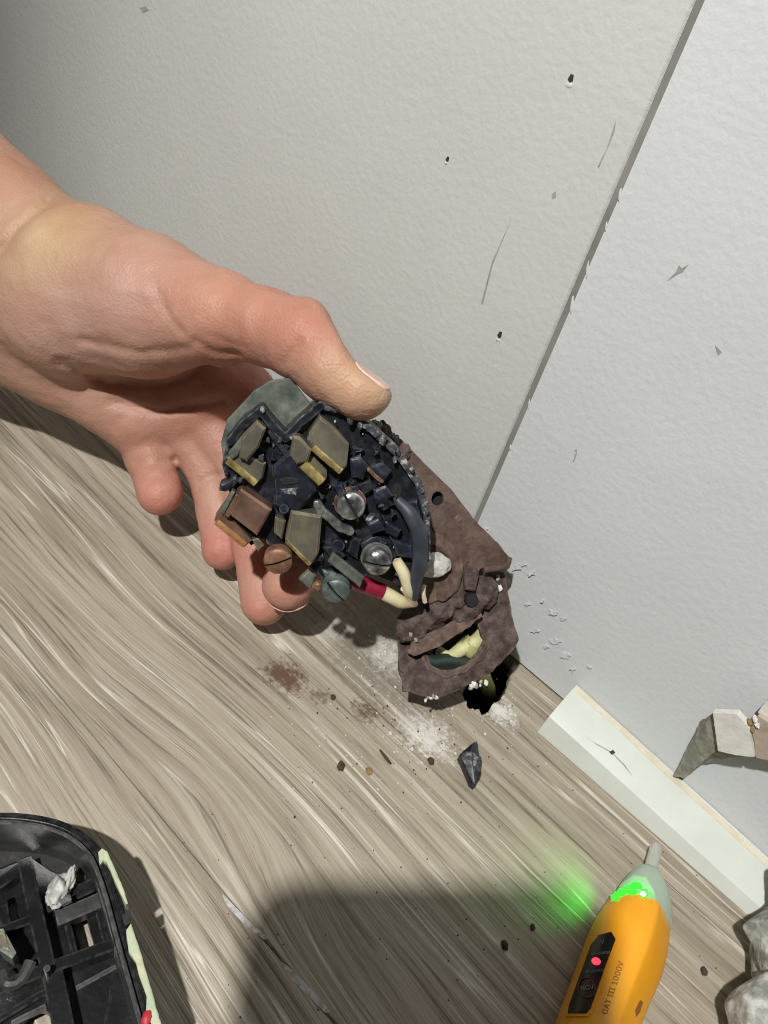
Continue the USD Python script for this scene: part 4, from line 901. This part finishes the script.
# ---------------------------------------------------------------- crumpled grey cloth at the right edge
cl = Thing('grey_cloth', 'mottled light grey crumpled cloth at the lower right corner', 'cloth', loc=fl(775, 990))
def blob(parts, amp, seed, k=0.006):
    h = 0.0012; c = np.array([p[0] for p in parts]); R_ = max(max(p[1]) for p in parts) + 0.006
    lo_, hi_ = c.min(0) - R_, c.max(0) + R_; lo_[2] = max(lo_[2], 0.0002)
    ax_ = [np.arange(lo_[i], hi_[i], h) for i in range(3)]; x, y, z = np.meshgrid(*ax_, indexing='ij'); d = None
    for q, r in parts:
        e = (np.sqrt(((x - q[0]) / r[0]) ** 2 + ((y - q[1]) / r[1]) ** 2 + ((z - q[2]) / r[2]) ** 2) - 1) * min(r)
        if d is None: d = e
        else: hh = np.maximum(k - np.abs(d - e), 0) / k; d = np.minimum(d, e) - hh * hh * k / 4
    d[:, :, 0] = np.maximum(d[:, :, 0], h * .3)
    v, f = surface_nets(d, lo_, h); v = relax(v, f, 4)
    return rough((v, f), amp, 190, seed)
def fold(px, z, t, seed, bev=0.0035):
    p = Polygon(catmull([fl(x + 13, y, z)[:2] for x, y in px + px[:1]], 5)).buffer(0); steps = 7; parts = None
    for q in range(steps):                            # rounded edge: a stack of shrinking outlines, smoothed below
        a = q / (steps - 1) * math.pi / 2; w = p.buffer(-bev * (1 - math.cos(a)))
        if w.is_empty: break
        m_ = prism(w, t - bev + bev * math.sin(a), 0).translate((0, 0, z - bev + bev * math.sin(a))); parts = m_ if parts is None else parts + m_
    v, f = arr(parts.refine_to_length(0.0018)); v = relax(v, f, 3)
    return rough((v, f), 0.0011, 210, seed)
cl.part('fold', fold([(746, 916), (756, 909), (770, 898), (800, 880), (840, 880), (845, 990), (800, 985), (772, 972), (763, 956), (756, 935)], .027, .009, 3), 'cloth_grey', smooth=True)
cl.part('fold', fold([(735, 992), (741, 980), (752, 973), (768, 965), (800, 960), (850, 960), (850, 1070), (780, 1080), (750, 1050), (738, 1016)], .030, .012, 5), 'cloth_grey', smooth=True)
cl.part('fold', fold([(781, 857), (800, 842), (840, 820), (860, 900), (820, 915), (790, 905)], .036, .010, 8), 'cloth_grey', smooth=True)
cl.part('lining', fold([(760, 930), (768, 925), (790, 930), (800, 980), (775, 985), (764, 962)], .022, .008, 9), 'cloth_brown', smooth=True)
cl.part('bundle', blob([(fl(812, 960, .014), (.017, .018, .014)), (fl(830, 1020, .014), (.020, .020, .014)), (fl(836, 880, .018), (.014, .014, .018))], .0016, 11), 'cloth_grey', smooth=True)

# ---------------------------------------------------------------- small debris on the floor
FV = np.array([[-1, -1, 0], [1, -1, 0], [1, 1, 0], [-1, 1, 0]], float); FF = np.array([[0, 1, 2], [0, 2, 3]])
for px in ([(222, 894), (230, 901), (246, 918), (268, 938), (264, 940), (242, 922), (226, 905)], [(282, 962), (292, 970), (312, 990), (331, 1012), (325, 1013), (306, 994), (288, 976)]):
    floor.part('scuff', drape(flat_patch(px, .00004, 4.0), FV, FF, .00003), 'floor_scuff', label='pale bluish scuff along the grain')
sh_loc = fl(472, 765)
sd = Thing('plastic_shard', 'small broken black plastic shard lying on the floor below the rusted plate', 'shard', loc=sh_loc)
a_ = [fl(x, y, z) for x, y, z in ((460, 754, .004), (471, 750, .006), (474, 742, .006), (477, 741, .005), (478, 750, .005), (482, 755, .003), (481, 774, .004), (475, 786, .003), (470, 784, .002))]
sd.part('broken_body', rough(hull(a_[:5] + a_[6:] + [p * [1, 1, 0] + [0, 0, .0002] for p in a_]), .0003, 600, 2, .001), 'black_plastic', smooth=30)
sd.part('glossy_fracture', rough(hull([fl(472, 752, .0062), fl(481, 757, .006), (fl(480, 772, .0064)), fl(474, 770, .007), fl(476, 780, .004), fl(478, 760, .003)]), .0006, 700, 3, .0008), 'steel_screw' if False else 'char_crust', smooth=20)
cr = [((333, 697), .0011, 'crumb_dark', 'round black crumb on the floor right of the rust stain'), ((341, 766), .0016, 'crumb_dark', 'dark brown crumb left of the yellow crumb on the floor'),
      ((369, 771), .0014, 'crumb_brown', 'yellowish brown crumb lying on the pale floor grain'), ((431, 761), .0014, 'crumb_dark', 'flat black crumb beside the white dust, left of the shard'),
      ((505, 945), .0013, 'crumb_dark', 'dark oblong crumb on the shaded floor left of the tester'), ((704, 971), .0013, 'crumb_dark', 'dark crumb on the floor between the tester and the cloth'),
      ((533, 927), .0009, 'crumb_dark', 'small black crumb on the floor just below the green glow')]
for k, ((x, y), r, m_, lab) in enumerate(cr):
    solo('crumb', lump(fl(x, y, r * .4), (r, r * .75, r * .55), amp=.45, scale=2.2, seed=100 + k), m_, lab, 'crumb')
solo('twig', tube([fl(380, 750, .0006), fl(386, 758, .0009), fl(391, 764, .0007)], [.0004, .0006, .0004], 8), 'crumb_dark', 'short thin dark splinter on the dusty floor left of the shard', 'splinter')
gr, go = [], []
for k in range(420):
    x, y = rng.normal(400, 85), rng.normal(725, 48)
    if 240 < x < 560 and 625 < y < 900:
        p = fl(x, y, .0001); r = .00013 + .00030 * rng.random() ** 4; q = lump(p, (r, r * .8, r * .7), amp=.4, seed=k, sub=1)
        (gr if rng.random() < .55 else go).append(q)
for k in range(120):
    x, y = rng.uniform(180, 720), rng.uniform(780, 1020); p = fl(x, y, .0001); r = .00010 + .00018 * rng.random() ** 2
    gr.append(lump(p, (r, r, r * .7), amp=.4, seed=k, sub=1))
solo('grit', join(gr), 'crumb_dark', 'fine dark grit scattered over the grey wood floor', 'grit', kind='stuff')
for k in range(240):
    c = [(500, 712, 9, 9), (392, 655, 12, 16), (425, 738, 18, 12)][k % 3]; x, y = rng.normal(c[0], c[2]), rng.normal(c[1], c[3])
    if hole_poly.contains(Point(*fl(x, y)[:2])): continue
    r = .00015 + .0006 * rng.random() ** 4; go.append(lump(fl(x, y, r * .3), (r, r * .8, r * .6), amp=.5, seed=k, sub=1))
solo('plaster_grit', join(go), 'chip_white', 'white plaster grit and dust spilled on the floor around the cable hole', 'dust', kind='stuff')

# ---------------------------------------------------------------- the phone the picture is taken with (its shadow falls on the floor)
ph = Thing('smartphone', 'dark phone above the floor, whose rounded shadow falls between cover and tester', 'phone', loc=CAM)
slabp = prism(Polygon([(-0.060, -0.134), (0.014, -0.134), (0.014, 0.014), (-0.060, 0.014)]).buffer(-0.010).buffer(0.010), 0.008, 0.0015)
T = np.column_stack([RT, -DN, -FW, CAM - FW * 0.0085])
ph.part('case', slabp.transform(T), 'phone_black')
